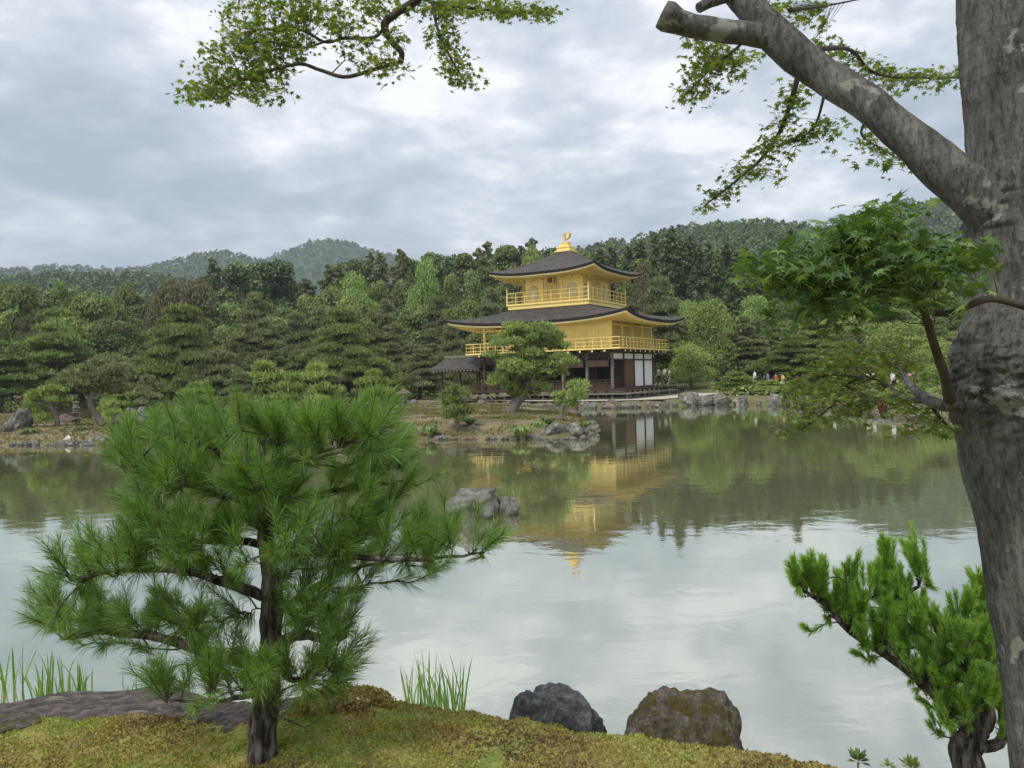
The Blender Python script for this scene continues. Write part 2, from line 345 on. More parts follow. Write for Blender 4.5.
# hills
def hill(name, ridge, D, front, back, seed, ncrown, cr):
    rp = np.array([at(px, py, D) for px, py in ridge]); xs_ = np.linspace(rp[0, 0], rp[-1, 0], 90)
    zr = np.interp(xs_, rp[:, 0], rp[:, 2]); k = np.ones(5) / 5; zr = np.convolve(np.pad(zr, 2, 'edge'), k, 'valid') - cr * 1.25
    def Z(X, Y):
        tt = np.where(Y < D, np.clip((Y - (D - front)) / front, 0, 1), np.clip(1 - (Y - D) / back, 0, 1))
        tt = np.where(Y < D, tt ** 1.05, np.sin(tt * np.pi / 2))
        zz_ = np.interp(X, xs_, zr); e_ = np.clip(np.minimum(X - xs_[0], xs_[-1] - X) / (60), 0, 1)
        nn = fbm(np.stack([X / (D * .07), Y / (D * .07), 0 * X + seed], -1).reshape(-1, 3), 4, seed).reshape(X.shape)
        return (zz_ * tt + nn * D * .010 * np.clip(tt * 2, 0, 1) * (1 - tt)) * (.3 + .7 * e_) - 3
    ysg = np.linspace(D - front, D + back, 50)
    mb = MB(); mb.add(*grid(xs_, ysg, Z)); tag(mb.build(name, M_hillside, smooth=True), kind='structure')
    # the wood on it
    r = np.random.default_rng(seed); X = r.uniform(xs_[0], xs_[-1], ncrown); Y = r.uniform(D - front * .85, D + back * .12, ncrown); z = Z(X, Y)
    nl = 70 if D < 800 else 26; sz = r.uniform(.7, 1.3, ncrown) * cr
    kind = r.random(ncrown) < .45
    d = unit(r.normal(size=(ncrown, nl, 3))); d[..., 2] = np.abs(d[..., 2]) * 1.15 - .25
    rad = np.where(kind, .75, 1.0)[:, None] * sz[:, None] * r.uniform(.75, 1.08, (ncrown, nl))
    ctr = np.stack([X, Y, z + sz * .75], -1)[:, None, :] + d * rad[..., None] * np.array((1, 1, 1.0)) * np.where(kind[:, None, None], np.array((.7, .7, 1.3)), 1.0)
    leafs(MB_ := MB(), ctr.reshape(-1, 3), np.repeat(sz, nl) * (.2 if D < 800 else .34), r, d.reshape(-1, 3))
    o = MB_.build('forest', M_hill); return tag(o, kind='stuff')
def leafs(mb, P, size, r, nrm=None, flat=.9, quad=True):
    """scatter small irregular leaf clumps"""
    n = len(P); size = np.broadcast_to(size, (n,))
    nn = r.normal(size=(n, 3)) * flat
    if nrm is not None: nn = nn + nrm
    nn = unit(nn); a = unit(np.cross(nn, r.normal(size=(n, 3)))); b = np.cross(nn, a)
    s1 = size[:, None] * r.uniform(.6, 1.2, (n, 1)); s2 = size[:, None] * r.uniform(.4, .9, (n, 1))
    V = np.stack([P - a * s1, P - b * s2, P + a * s1, P + b * s2], 1).reshape(-1, 3)
    q = np.arange(n)[:, None] * 4 + np.arange(4)
    mb.add(V, q)
H = [('wooded_hill', [(-260, 268), (-100, 272), (0, 274), (40, 268), (90, 270), (130, 268), (175, 270), (205, 280), (260, 292), (330, 305)], 420, 200, 150, 11, 2600, 3.6),
     ('distant_hill', [(-300, 260), (-60, 268), (30, 266), (60, 262), (100, 267), (150, 265), (180, 256), (205, 247), (230, 250), (262, 258), (300, 266), (360, 272)], 1150, 420, 300, 12, 5500, 5.0),
     ('distant_peak', [(180, 275), (240, 264), (275, 254), (300, 242), (325, 236), (350, 241), (385, 252), (430, 262), (500, 268), (640, 262)], 1400, 420, 350, 13, 5500, 5.5),
     ('long_wooded_ridge', [(420, 270), (540, 256), (600, 240), (640, 232), (690, 222), (730, 217), (765, 216), (795, 219), (825, 226), (860, 236), (910, 250), (1000, 262)], 430, 230, 160, 14, 3000, 3.8),
     ('ridge_behind_the_maple', [(720, 262), (790, 240), (835, 222), (865, 208), (900, 197), (940, 198), (1000, 205), (1100, 212), (1260, 225)], 560, 260, 180, 15, 2600, 4.4)]
for h in H: hill(*h)


# ------------------------------------------------------------------ the golden pavilion
PA = R(30.85); PX, PD = 7.764, 59.574; LS, LE = 11.7, 8.58
# local frame: +X runs west along the front, +Y runs north; written mirrored so build in world by hand
uu = np.array((-math.cos(PA), math.sin(PA), 0)); vv = np.array((math.sin(PA), math.cos(PA), 0)); P0 = np.array((PX, PD, 0))
class PB(MB):
    """mesh in pavilion coordinates (u west, v north, z up)"""
    def mesh(s, *a, **k):
        s.V = [V[:, :1] * -1 * np.array((1, 0, 0)) + V[:, 1:2] * np.array((0, 1, 0)) + V[:, 2:] * np.array((0, 0, 1)) for V in s.V]
        s.F = [f[:, ::-1] for f in s.F]
        return super().mesh(*a, **k)
pav = empty('golden_pavilion', tuple(P0), -PA, label='three storey golden pavilion with dark shingle roofs on the far shore', cat='pavilion')
def rails(mb, a, b, z0, h, posts, t=.05, close=True, cap=None):
    """balustrade from a to b (u,v)"""
    a = np.array(a, float); b = np.array(b, float); ln = np.linalg.norm(b - a)
    for k in range(posts + 1):
        p = a + (b - a) * k / posts; hh = h * .93
        mb.box((p[0], p[1], z0 + hh / 2), (t, t, hh))
    for f, tt in ((1.0, t * 1.2), (.62, t * .8), (.22, t * .8)):
        mb.beam((*a, z0 + h * f), (*b, z0 + h * f), tt)
def roof(name, parent, u0, u1, v0, v1, iu0, iu1, iv0, iv1, zm, ztip, ztop, th, soff, g1=.55, body=None):
    """curved hipped roof from the eave rectangle to the inner rectangle"""
    nS, nT = 24, 14; cu, cv = (u0 + u1) / 2, (v0 + v1) / 2
    def ring(t, zoff=0.0, inset=0.0):
        pts = []
        au, bu, av, bv = [a + (b - a) * t for a, b in ((u0 + inset, iu0), (u1 - inset, iu1), (v0 + inset, iv0), (v1 - inset, iv1))]
        cs = [(au, av), (bu, av), (bu, bv), (au, bv)]
        for k in range(4):
            a = np.array(cs[k]); b = np.array(cs[(k + 1) % 4])
            for i in range(nS):
                f = i / nS; e_ = abs(2 * f - 1); lift = (ztip - zm) * e_ ** 3.2 * (1 - t) ** 2.2
                g = g1 * t + (1 - g1) * t * t
                p = a + (b - a) * f
                # eaves bow outward slightly at the corners
                pts.append((p[0], p[1], zm + (ztop - zm) * g + lift + zoff))
        return pts
    def strip(mb, A, B):
        n = len(A); mb.add(np.vstack([A, B]), [(i, (i + 1) % n, n + (i + 1) % n, n + i) for i in range(n)])
    mb = PB(); rr = [ring(t) for t in np.linspace(0, 1, nT)]
    for a, b in zip(rr[:-1], rr[1:]): strip(mb, a, b)
    mb.add(np.array(rr[-1] + [np.mean(rr[-1], axis=0)]), [(i, (i + 1) % len(rr[-1]), len(rr[-1])) for i in range(len(rr[-1]))])
    o = mb.build(name, M_shingle, parent, smooth=True)
    e_ = PB(); lo = ring(0, -th, .05); strip(e_, lo, ring(0)); lo2 = ring(0, -th - .0, .28); strip(e_, lo2, lo); e_.build('eave_edge', M_shingle_edge, o)
    f = PB(); a = ring(0, -th - .015, .10); b = ring(0, -th - .12, .14); strip(f, b, a); c = ring(0, -th - .12, .3); strip(f, c, b); f.build('fascia', M_gold_pale, o)
    s_ = PB(); w_ = body; t_in = 1.0
    ri = []; cs = [(w_[0], w_[2]), (w_[1], w_[2]), (w_[1], w_[3]), (w_[0], w_[3])]
    for k in range(4):
        a_ = np.array(cs[k]); b_ = np.array(cs[(k + 1) % 4])
        for i in range(nS): p = a_ + (b_ - a_) * i / nS; ri.append((p[0], p[1], soff))
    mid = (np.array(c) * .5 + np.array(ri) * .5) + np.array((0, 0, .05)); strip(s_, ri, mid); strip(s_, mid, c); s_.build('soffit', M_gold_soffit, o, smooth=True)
    rf = PB(); c = np.array(c); ri = np.array(ri); n = len(c)
    for i in range(n):
        for q in (0, .5):
            j = (i + 1) % n; A = c[i] * (1 - q) + c[j] * q; B_ = ri[i] * (1 - q) + ri[j] * q
            M_ = (A + B_) / 2; rf.beam(A - (0, 0, .02), M_ + (0, 0, .0), .075, .1); rf.beam(M_ + (0, 0, .0), B_ - (0, 0, .07), .075, .1)
    rf.build('rafters', M_gold, o)
    return o
def arch_pts(w_, h_, n=10):
    P = [(-w_ / 2 * 1.08, 0)]
    for i in range(n + 1):
        a = math.pi - math.pi * i / n; P.append((math.cos(a) * w_ / 2, h_ * .5 + math.sin(a) ** .8 * h_ * .5))
    P.append((w_ / 2 * 1.08, 0)); return P
def arch_window(parent, uc, vc, z0, axis_, w_, h_, outn):
    """flame headed window: proud frame, pale pane and mullions"""
    def put(mb, P, d0, d1):
        c = np.mean(P, axis=0); n = len(P)
        def q(p, d): return (uc + p[0], vc + outn * d, z0 + p[1]) if axis_ == 'u' else (uc + outn * d, vc + p[0], z0 + p[1])
        V = [q(p, d1) for p in P] + [q(c, d1)] + [q(p, d0) for p in P]
        mb.add(V, [(i, (i + 1) % n, n) for i in range(n)]); mb.add(V, [(i, (i + 1) % n, n + 1 + (i + 1) % n, n + 1 + i) for i in range(n)])
    f = PB(); put(f, arch_pts(w_ * 1.22, h_ * 1.1), 0.0, .045); fo = f.build('window', M_gold_deep, parent)
    g = PB(); put(g, [(x, z + .04) for x, z in arch_pts(w_, h_ * .97)], .03, .06); g.build('pane', M_pane, fo)
    g = PB()
    for k in (-.25, 0, .25):
        x = k * w_; hh = h_ * (.95 if k == 0 else .85)
        if axis_ == 'u': g.box((uc + x, vc + outn * .07, z0 + hh / 2 + .04), (.03, .02, hh))
        else: g.box((uc + outn * .07, vc + x, z0 + hh / 2 + .04), (.02, .03, hh))
    for fz in (.35, .68):
        if axis_ == 'u': g.box((uc, vc + outn * .075, z0 + h_ * fz), (w_ * .96, .02, .03))
        else: g.box((uc + outn * .075, vc, z0 + h_ * fz), (.02, w_ * .96, .03))
    g.build('mullions', M_gold, fo)

# ---- ground storey
def one(name, mat, parent, lo, hi):
    mb = PB(); mb.bb(lo, hi); return mb.build(name, mat, parent)
def cbx(name, mat, parent, c, d):
    mb = PB(); mb.box(c, d); return mb.build(name, mat, parent)
mb = PB(); mb.bb((-.5, -.5, .3), (LS + .5, LE + .5, .62)); mb.build('stone_base', M_gravel, pav)
mb = PB()
# room: back and west walls, inner partition, ceiling
mb.bb((.12, 2.15, 1.2), (LS - .1, 2.25, 4.0)); mb.bb((.1, LE - .2, 1.2), (LS - .1, LE - .1, 4.0)); mb.bb((LS - .2, 2.3, 1.2), (LS - .1, LE - .25, 4.0)); mb.bb((.15, 2.3, 3.95), (LS - .25, LE - .3, 4.1))
mb.build('inner_wall', M_black, pav)
mb = PB(); mb.bb((-1.3, -1.35, 1.12), (LS + 1.3, LE + .25, 1.26)); mb.bb((-.02, -.02, 1.262), (LS, LE, 1.34)); mb.build('floor', M_wood, pav)
zT = 4.05
for k, (u, v) in enumerate([(0.0, 0.0)] + [(0, x) for x in (2.15, 4.29, 6.44, 8.58)] + [(x, 0) for x in (2.13, 4.25, 6.4, 8.5, 10.6, 11.7)] + [(LS, x) for x in (2.15, 4.3, 6.44, 8.58)]):
    mb = PB(); mb.box((u, v, (1.27 + zT) / 2), (.2, .2, zT - 1.27)); mb.build('post', M_grey_wood if v == 0 and u < 5 else M_wood, pav)
mb = PB()
for z, h_ in ((3.53, .1), (4.08, .12)):
    mb.beam((-.07, .1, z), (-.07, LE, z), .1, h_); mb.beam((0, -.07, z), (LS, -.07, z), .1, h_)
mb.beam((-.06, 0, 1.3), (-.06, LE, 1.3), .14, .12); mb.beam((-.06, 4.29, 2.42), (-.06, 4.29, 2.43), .01)
mb.build('beams', M_wood, pav)
bv = [0, 2.145, 4.29, 6.435, 8.58]
for k in range(4):
    mb = PB(); mb.bb((-.03, bv[k] + .1, 3.585), (.03, bv[k + 1] - .1, 4.018)); tag(mb.build('wall_panel', M_white, pav), label='small white panel under the balcony')
mb = PB()
n_ = 9
for i in range(n_):
    a = bv[1] + .1 + (bv[2] - bv[1] - .2) * i / n_; mb.bb((-.05 - .012 * (i % 2), a + .008, 1.36), (.02, a + (bv[2] - bv[1] - .2) / n_ - .008, 3.475))
tag(mb.build('door', M_wood_red, pav), label='brown plank door')
for k in (2, 3):
    mb = PB(); mb.bb((-.03, bv[k] + .1, 1.37), (.03, bv[k + 1] - .1, 3.475)); tag(mb.build('wall_panel', M_white, pav), label='tall white wall panel')
mb = PB()
for k in range(6):
    a = [0.1, 2.23, 4.35, 6.5, 8.6, 10.7][k]; b = [2.03, 4.15, 6.3, 8.4, 10.5, 11.6][k]; mb.bb((a, -.03, 3.98 - .37), (b, .03, 4.02))
mb.build('lintel_boards', M_wood, pav)
for k in range(4):
    a = [0.1, 2.23, 4.35, 6.5][k]; b = [2.03, 4.15, 6.3, 8.4][k]; mb = PB(); mb.bb((a, -.5, 2.98), (b, -.44, 3.5)); mb.bb((a, -.43, 3.0), (b, -.03, 3.04)); mb.build('raised_shutter', M_wood, pav)
for k in range(5):
    a = [0.12, 2.25, 4.37, 6.5, 8.6][k]; b = [2.02, 4.13, 6.28, 8.4, 10.5][k]
    one('lattice_panel', M_wood, pav, (a, 2.08, 1.5), (a + (b - a) * .42, 2.12, 3.4))
mb = PB(); rails(mb, (0.1, .06), (6.3, .06), 1.34, .62, 12, .06); rails(mb, (-.0, .15), (-.0, 2.05), 1.34, .62, 4, .06); mb.bb((.1, .03, 1.36), (6.3, .09, 1.62)); mb.build('low_railing', M_wood, pav)
mb = PB(); rails(mb, (-.4, -1.28), (LS + 1.2, -1.28), 1.26, .5, 22, .06); mb.build('veranda_railing', M_wood, pav)
mb = PB(); mb.bb((-2.1, -2.0, .86), (LS + 2.2, -1.45, .96)); mb.bb((-2.1, -1.44, .86), (-1.4, LE + .6, .96))
for k in range(14): mb.box((-1.9 + k * 1.18, -1.75, .7), (.12, .12, .32))
for k in range(8): mb.box((-1.9, -1.2 + k * 1.4, .7), (.12, .12, .32))
mb.build('step_bench', M_grey_wood, pav)
mb = PB(); mb.bb((-1.34, LE - .8, 1.08), (-1.0, LE + 2.6, 1.2)); mb.bb((-1.9, LE + 1.0, 1.0), (-1.5, LE + 3.4, 1.1))
for k in range(4): mb.box((-1.2, LE - .6 + k, .84), (.12, .12, .48)); mb.box((-1.7, LE + 1.2 + k * .65, .8), (.1, .1, .4))
mb.build('side_bench', M_wood, pav)
for k in range(13): cbx('stilt', M_wood, pav, (k * .97, -1.2, .9), (.14, .14, .6))
for k in range(9): cbx('stilt', M_wood, pav, (-1.2, k * 1.05, .9), (.14, .14, .6))
# ---- second storey
b2 = 1.16
mb = PB()
for k in range(12):
    u = .15 + k * (LS - .3) / 11; mb.beam((u, .4, 4.2), (u, -b2 + .12, 4.2), .13, .2); 
for k in range(9):
    v = .15 + k * (LE - .3) / 8; mb.beam((.4, v, 4.2), (-b2 + .12, v, 4.2), .13, .2)
mb.build('balcony_beams', M_wood, pav)
for k in range(12): cbx('beam_end', M_gold_pale, pav, (.15 + k * (LS - .3) / 11, -b2 + .1, 4.2), (.15, .02, .17))
for k in range(9): cbx('beam_end', M_gold_pale, pav, (-b2 + .1, .15 + k * (LE - .3) / 8, 4.2), (.02, .15, .17))
mb = PB(); mb.bb((.25, .3, 4.13), (LS - .25, LE - .3, 4.3)); mb.bb((-b2, -b2, 4.31), (LS + b2, LE + b2, 4.42)); mb.build('balcony_floor', M_gold, pav)
mb = PB(); e_ = b2 - .06
rails(mb, (-e_, -e_), (LS + e_, -e_), 4.42, .78, 19); rails(mb, (-e_, -e_), (-e_, LE + e_), 4.42, .78, 15); rails(mb, (LS + e_, -e_), (LS + e_, LE + e_), 4.42, .78, 15); rails(mb, (-e_, LE + e_), (LS + e_, LE + e_), 4.42, .78, 15)
mb.build('balcony_railing', M_gold, pav)
zt = 6.75
mb = PB()
mb.bb((.1, .03, 4.425), (4.3, .1, zt)); mb.bb((4.31, 1.4, 4.425), (8.5, 1.48, zt)); mb.bb((4.24, .11, 4.425), (4.3, 1.39, zt)); mb.bb((8.52, .03, 4.425), (9.4, .1, zt)); mb.bb((9.34, .11, 4.425), (9.4, LE - .1, zt)); mb.bb((.1, LE - .08, 4.425), (LS - .1, LE, zt)); mb.bb((8.5, .11, 4.425), (8.56, 1.39, zt))
mb.build('wall', M_gold, pav)
mb = PB()
for u in (1.1, 2.15, 3.2): mb.box((u, .02, 5.5), (.035, .02, 2.1))
for z in (5.25, 6.22): mb.beam((.15, .02, z), (4.25, .02, z), .025, .04)
mb.build('board_joints', M_gold_deep, pav)
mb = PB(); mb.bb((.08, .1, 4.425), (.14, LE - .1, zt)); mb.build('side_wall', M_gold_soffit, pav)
for (u, v) in [(0.06, x) for x in (0.05, 2.145, 4.29, 6.435, 8.52)] + [(x, .05) for x in (4.25, 6.4, 8.5, LS - .06)] + [(LS - .06, x) for x in (2.9, 5.7, 8.52)] + [(9.4, .05)]:
    mb = PB(); mb.box((u, v, (4.425 + zt) / 2), (.2, .2, zt - 4.43)); mb.build('pillar', M_gold, pav)
mb = PB(); mb.beam((-.03, -.02, 6.28), (-.03, LE, 6.28), .08, .12); mb.beam((0, -.03, 6.28), (LS, -.03, 6.28), .08, .12); mb.bb((.3, .3, 6.7), (LS - .3, LE - .3, 6.8)); mb.build('tie_beam', M_gold, pav)
L3 = 5.434; ou = (LS - L3) / 2; ov = (LE - L3) / 2; b3 = 1.10
roof('lower_roof', pav, -2.28, LS + 2.28, -2.28, LE + 2.28, ou - .7, ou + L3 + .7, ov - .7, ov + L3 + .7, 6.72, 7.26, 8.06, .22, 6.62, .75, (.0, LS, .0, LE))
# ---- third storey
mb = PB(); q0, q1, r0, r1 = ou - b3, ou + L3 + b3, ov - b3, ov + L3 + b3
mb.bb((q0 + .22, r0 + .22, 7.62), (q1 - .22, r1 - .22, 8.0)); mb.bb((q0 + .1, r0 + .1, 8.0), (q1 - .1, r1 - .1, 8.3)); mb.bb((q0, r0, 8.3), (q1, r1, 8.44)); mb.build('upper_balcony_floor', M_gold, pav)
mb = PB(); s_ = .06; h_ = .92
for a, b, n_ in (((q0 + s_, r0 + s_), (q1 - s_, r0 + s_), 9), ((q0 + s_, r0 + s_), (q0 + s_, r1 - s_), 9), ((q1 - s_, r0 + s_), (q1 - s_, r1 - s_), 9), ((q0 + s_, r1 - s_), (q1 - s_, r1 - s_), 9)): rails(mb, a, b, 8.44, h_, n_)
for a in (q0 + s_, q1 - s_):
    for b in (r0 + s_, r1 - s_): mb.box((a, b, 8.44 + .6), (.1, .1, 1.2)); mb.ell((a, b, 9.7), (.07, .07, .1), 8, 5)
mb.build('upper_railing', M_gold, pav)
mb = PB(); mb.bb((ou, ov, 8.44), (ou + L3, ov + L3, 10.55)); mb.build('upper_wall', M_gold, pav)
for a in (0, 1.811, 3.623, L3):
    for (u, v) in {(ou + a, ov), (ou + a, ov + L3), (ou, ov + a), (ou + L3, ov + a)}:
        mb = PB(); mb.box((u, v, 9.5), (.18, .18, 2.1)); mb.build('pillar', M_gold, pav)
mb = PB()
for z in (8.6, 10.2): mb.beam((ou - .04, ov - .04, z), (ou + L3, ov - .04, z), .06, .1); mb.beam((ou - .045, ov, z), (ou - .045, ov + L3, z), .06, .1)
mb.build('upper_tie_beam', M_gold, pav)
for du in (.92, L3 - .92): arch_window(pav, ou + du, ov - .005, 8.78, 'u', .72, 1.08, -1)
for dv in (.92, L3 - .92): arch_window(pav, ou - .005, ov + dv, 8.78, 'v', .72, 1.08, -1)
for ax in (0, 1):   # panelled double doors
    mb = PB()
    for k in range(4):
        a = L3 / 2 - .84 + k * .42
        if ax == 0:
            mb.bb((ou + a + .02, ov - .05, 8.66), (ou + a + .40, ov - .004, 10.05)); mb.bb((ou + a + .08, ov - .065, 9.5), (ou + a + .34, ov - .052, 9.95))
        else:
            mb.bb((ou - .05, ov + a + .02, 8.66), (ou - .004, ov + a + .40, 10.05)); mb.bb((ou - .065, ov + a + .08, 9.5), (ou - .052, ov + a + .34, 9.95))
    mb.build('door', M_gold_deep, pav)
mb = PB(); rt = Matrix.Rotation(R(14), 3, 'X'); mb.box((ou + L3 / 2, ov - .35, 10.25), (.62, .06, .62), rt); pq = mb.build('name_plaque', M_gold_deep, pav)
mb = PB(); mb.box((ou + L3 / 2, ov - .40, 10.25), (.42, .04, .44), rt); mb.build('plaque_board', M_wood_red, pq)
for k in range(7):   # bracket blocks under the upper eaves
    a = k * L3 / 6; cbx('bracket', M_gold, pav, (ou + a, ov - .22, 10.42), (.16, .44, .14))
    if k: cbx('bracket', M_gold, pav, (ou - .22, ov + a, 10.42), (.44, .16, .14))
ur = roof('upper_roof', pav, ou - 2.21, ou + L3 + 2.21, ov - 2.21, ov + L3 + 2.21, LS / 2 - .55, LS / 2 + .55, LE / 2 - .55, LE / 2 + .55, 10.80, 11.2, 13.0, .2, 10.6, .50, (ou, ou + L3, ov, ov + L3))
mb = PB(); cu, cv = LS / 2, LE / 2
mb.bb((cu - .75, cv - .75, 12.9), (cu + .75, cv + .75, 13.02)); mb.bb((cu - .6, cv - .6, 13.02), (cu + .6, cv + .6, 13.25)); mb.bb((cu - .66, cv - .66, 13.25), (cu + .66, cv + .66, 13.33)); mb.bb((cu - .42, cv - .42, 13.33), (cu + .42, cv + .42, 13.5)); mb.bb((cu - .3, cv - .3, 13.5), (cu + .3, cv + .3, 13.68)); mb.bb((cu - .36, cv - .36, 13.68), (cu + .36, cv + .36, 13.74))
mb.build('roof_pedestal', M_gold, pav)
# gilded bird on the roof: body, neck, crest, two raised wings, tall tail, two legs in one mesh
mb = PB(); z = 14.02
mb.ell((cu, cv, z), (.2, .1, .12), 12, 8)
mb.tube(spline([(cu + .12, cv, z + .04), (cu + .24, cv, z + .16), (cu + .26, cv, z + .3), (cu + .33, cv, z + .36)], 8), [.075, .06, .05, .045, .045, .05, .045, .03], 8)
mb.tube([(cu + .33, cv, z + .36), (cu + .43, cv, z + .33)], [.03, .006], 6); mb.tube([(cu + .3, cv, z + .38), (cu + .22, cv, z + .48)], [.02, .005], 5)
for sgn in (-1, 1):
    for k in range(5):
        a = R(35 + k * 16); mb.tube(spline([(cu + .02, cv + sgn * .08, z + .03), (cu - .10 * math.cos(a) - .02, cv + sgn * .25, z + .22), (cu - .36 * math.cos(a), cv + sgn * .36, z + .2 + .4 * math.sin(a))], 6), [.05, .05, .045, .04, .025, .008], 5)
    mb.tube([(cu, cv + sgn * .05, z - .08), (cu + .02, cv + sgn * .05, 13.74)], .018, 5)
for k in range(5):
    a = (k - 2) * .09; mb.tube(spline([(cu - .15, cv, z + .02), (cu - .35, cv + a * .6, z + .12), (cu - .42, cv + a, z + .42), (cu - .32 - .04 * k, cv + a * 1.3, z + .62)], 8), [.045, .045, .04, .04, .035, .03, .02, .006], 5)
tag(mb.build('roof_bird', M_gold_deep, pav, smooth=True), label='gilded bird with raised wings on the roof top')

# small open-sided fishing deck joined to the west side
fd = empty('fishing_deck', tuple(P0), -PA, label='small open sided deck with a dark gabled roof left of the golden pavilion', cat='deck')
a0, a1, c0, c1 = 12.5, 16.4, .3, 3.1
mb = PB(); mb.bb((12.2, c0 - .3, 1.0), (17, c1 + .4, 1.14)); mb.build('deck_floor', M_wood, fd)
for u in (a0, (a0 + a1) / 2, a1):
    for v in (c0, c1): mb = PB(); mb.box((u, v, 1.4), (.16, .16, 3.6)); mb.build('post', M_wood, fd)
mb = PB(); rails(mb, (12.2, c0 - .2), (16.9, c0 - .2), 1.14, .6, 8, .06); rails(mb, (16.9, c0 - .2), (16.9, c1 + .3), 1.14, .6, 4, .06); mb.build('railing', M_wood, fd)
mb = PB(); zr, ze, vm = 4.25, 3.18, (c0 + c1) / 2
for sgn, vo in ((-1, c0 - .75), (1, c1 + .75)):
    Pn = []
    for i in range(9):
        f = i / 8; v = vm + (vo - vm) * f; zc_ = zr + (ze - zr) * (1.25 * f - .25 * f * f) ; 
        Pn += [(12.0, v, zc_), (16.95 + .25 * f, v, zc_ + .05 * f), (12.0, v, zc_ - .13), (16.95 + .25 * f, v, zc_ - .13)]
    q = []
    for i in range(8): o_ = i * 4; q += [(o_, o_ + 1, o_ + 5, o_ + 4), (o_ + 2, o_ + 6, o_ + 7, o_ + 3), (o_ + 1, o_ + 3, o_ + 7, o_ + 5)]
    q += [(32, 33, 35, 34)]; mb.add(Pn, q)
rf = mb.build('roof', M_shingle, fd); mb = PB(); mb.bb((11.95, vm - .16, 4.2), (17.0, vm + .16, 4.42)); mb.build('ridge', M_ridge, rf)
mb = PB()
for v in (c0, c1): mb.beam((12.1, v, 3.02), (16.8, v, 3.02), .12, .16)
for u in (a0, a1): mb.beam((u, c0, 3.08), (u, c1, 3.08), .1, .12)
for k in range(14): u = 12.1 + k * .36; mb.beam((u, c0 - .7, 3.06), (u, vm, 4.0), .06, .08)
mb.build('beams', M_wood, fd)
for k in range(14): cbx('rafter_tip', M_gold_pale, fd, (12.1 + k * .36, c0 - .72, 3.04), (.07, .02, .08))

# gravel terrace and path
def pw(u, v): return (P0 + uu * u + vv * v)[:2]
sheet('gravel_terrace', [onz(x_, y_)[:2] + (0, .45) for x_, y_ in ((440, 406), (470, 407), (500, 407.2), (540, 408), (585, 408.2), (620, 407.8), (650, 406.8), (665, 406.4))] + [pw(-4.5, LE + 1), pw(-3.2, LE + 4), pw(12.0, LE + 3), pw(16, 5)], .50, M_gravel)
pp = [onz(x, y, .5)[:2] for x, y in ((640, 400), (660, 398.8), (690, 397.6), (716, 394.2), (722, 391.5), (712, 387), (690, 390.5), (668, 392.5), (640, 394))]
sheet('gravel_path', pp, .508, M_gravel)

# ------------------------------------------------------------------ tree kinds
def trunk_curve(h, lean, r, n=10):
    P = [(0, 0, -.3)]; x = y = 0
    for k in range(1, 6): x += lean * h / 5 * r.uniform(.2, 1.4) * (1 if k % 2 else .4); y += lean * h / 5 * r.uniform(-.8, .8); P.append((x, y, h * k / 5))
    return spline(P, n)
def proto(name, tb, cb, bark, leaf, extra=None):
    root = empty(name); tb.build('trunk', bark, root, smooth=True); cb.build('crown', leaf, root)
    return root
def tufts(mb, P, size, r, up=1.0, out=None, per=3, wd=.22):
    """needle tufts: thin upright triangles fanning from each point"""
    n = len(P); P = np.repeat(P, per, 0); d = r.normal(size=(n * per, 3)) * .75 + np.array((0, 0, up))
    if out is not None: d = d + np.repeat(out, per, 0) * .7
    d = unit(d); sd_ = unit(np.cross(d, r.normal(size=d.shape))); s_ = size * r.uniform(.7, 1.3, (n * per, 1))
    V = np.stack([P - sd_ * s_ * wd, P + sd_ * s_ * wd, P + d * s_], 1).reshape(-1, 3)
    mb.add(V, np.arange(n * per)[:, None] * 3 + np.arange(3))
def cloud_pine(name, seed, levels, h, wid, pad, leaf, lean=.12, n_per=260, dens=1.0, gap=.0):
    r = np.random.default_rng(seed); tb = MB(); cb = MB(); T = trunk_curve(h * .93, lean, r); tb.tube(T, np.linspace(h * .03 + .06, .04, len(T)), 8, wob=.15, seed=seed)
    for lv in range(levels):
        f = lv / max(1, levels - 1); z = h * (.30 + gap + (.66 - gap) * f); c = T[min(len(T) - 1, int(z / h * (len(T) - 1)) + 1)]
        rad = wid / 2 * (1 - f) ** .55 * r.uniform(.85, 1.1); k = max(1, int(round(2.2 + 5 * (1 - f)))); ph = r.uniform(0, 6.3)
        for j in range(k):
            a = ph + j * 2 * math.pi / k + r.uniform(-.35, .35); d_ = rad * r.uniform(.45, .82) if f < .97 else 0
            pc = np.array((c[0] + math.cos(a) * d_, c[1] + math.sin(a) * d_, z + r.uniform(-.06, .06) * h))
            pr = pad * r.uniform(.75, 1.3) * (1 - .35 * f)
            tb.tube(spline([(c[0], c[1], z - .08 * h), (c + pc) / 2 * np.array((1, 1, 0)) + np.array((0, 0, z - .02 * h)), pc - (0, 0, pr * .12)], 6), np.linspace(h * .011 + .02, .02, 6), 5)
            n = int(n_per * pr * pr * dens); ang = r.uniform(0, 2 * np.pi, n); q = np.sqrt(r.uniform(0, 1, n)); 
            edge = 1 + .22 * np.sin(ang * 3 + r.uniform(0, 6)) + .12 * np.sin(ang * 7 + 1)
            hump = .34 * pr * np.sqrt(np.clip(1 - q ** 2, 0, 1)) * r.uniform(.25, 1, n)
            P = np.stack([pc[0] + np.cos(ang) * q * pr * edge, pc[1] + np.sin(ang) * q * pr * edge, pc[2] + hump - .12 * pr * q], 1)
            P += .05 * r.normal(size=P.shape)
            tufts(cb, P, .30, r, 1.0, np.stack([np.cos(ang) * q, np.sin(ang) * q, 0 * q], 1), 3, .2)
    return proto(name, tb, cb, M_bark_far, leaf)
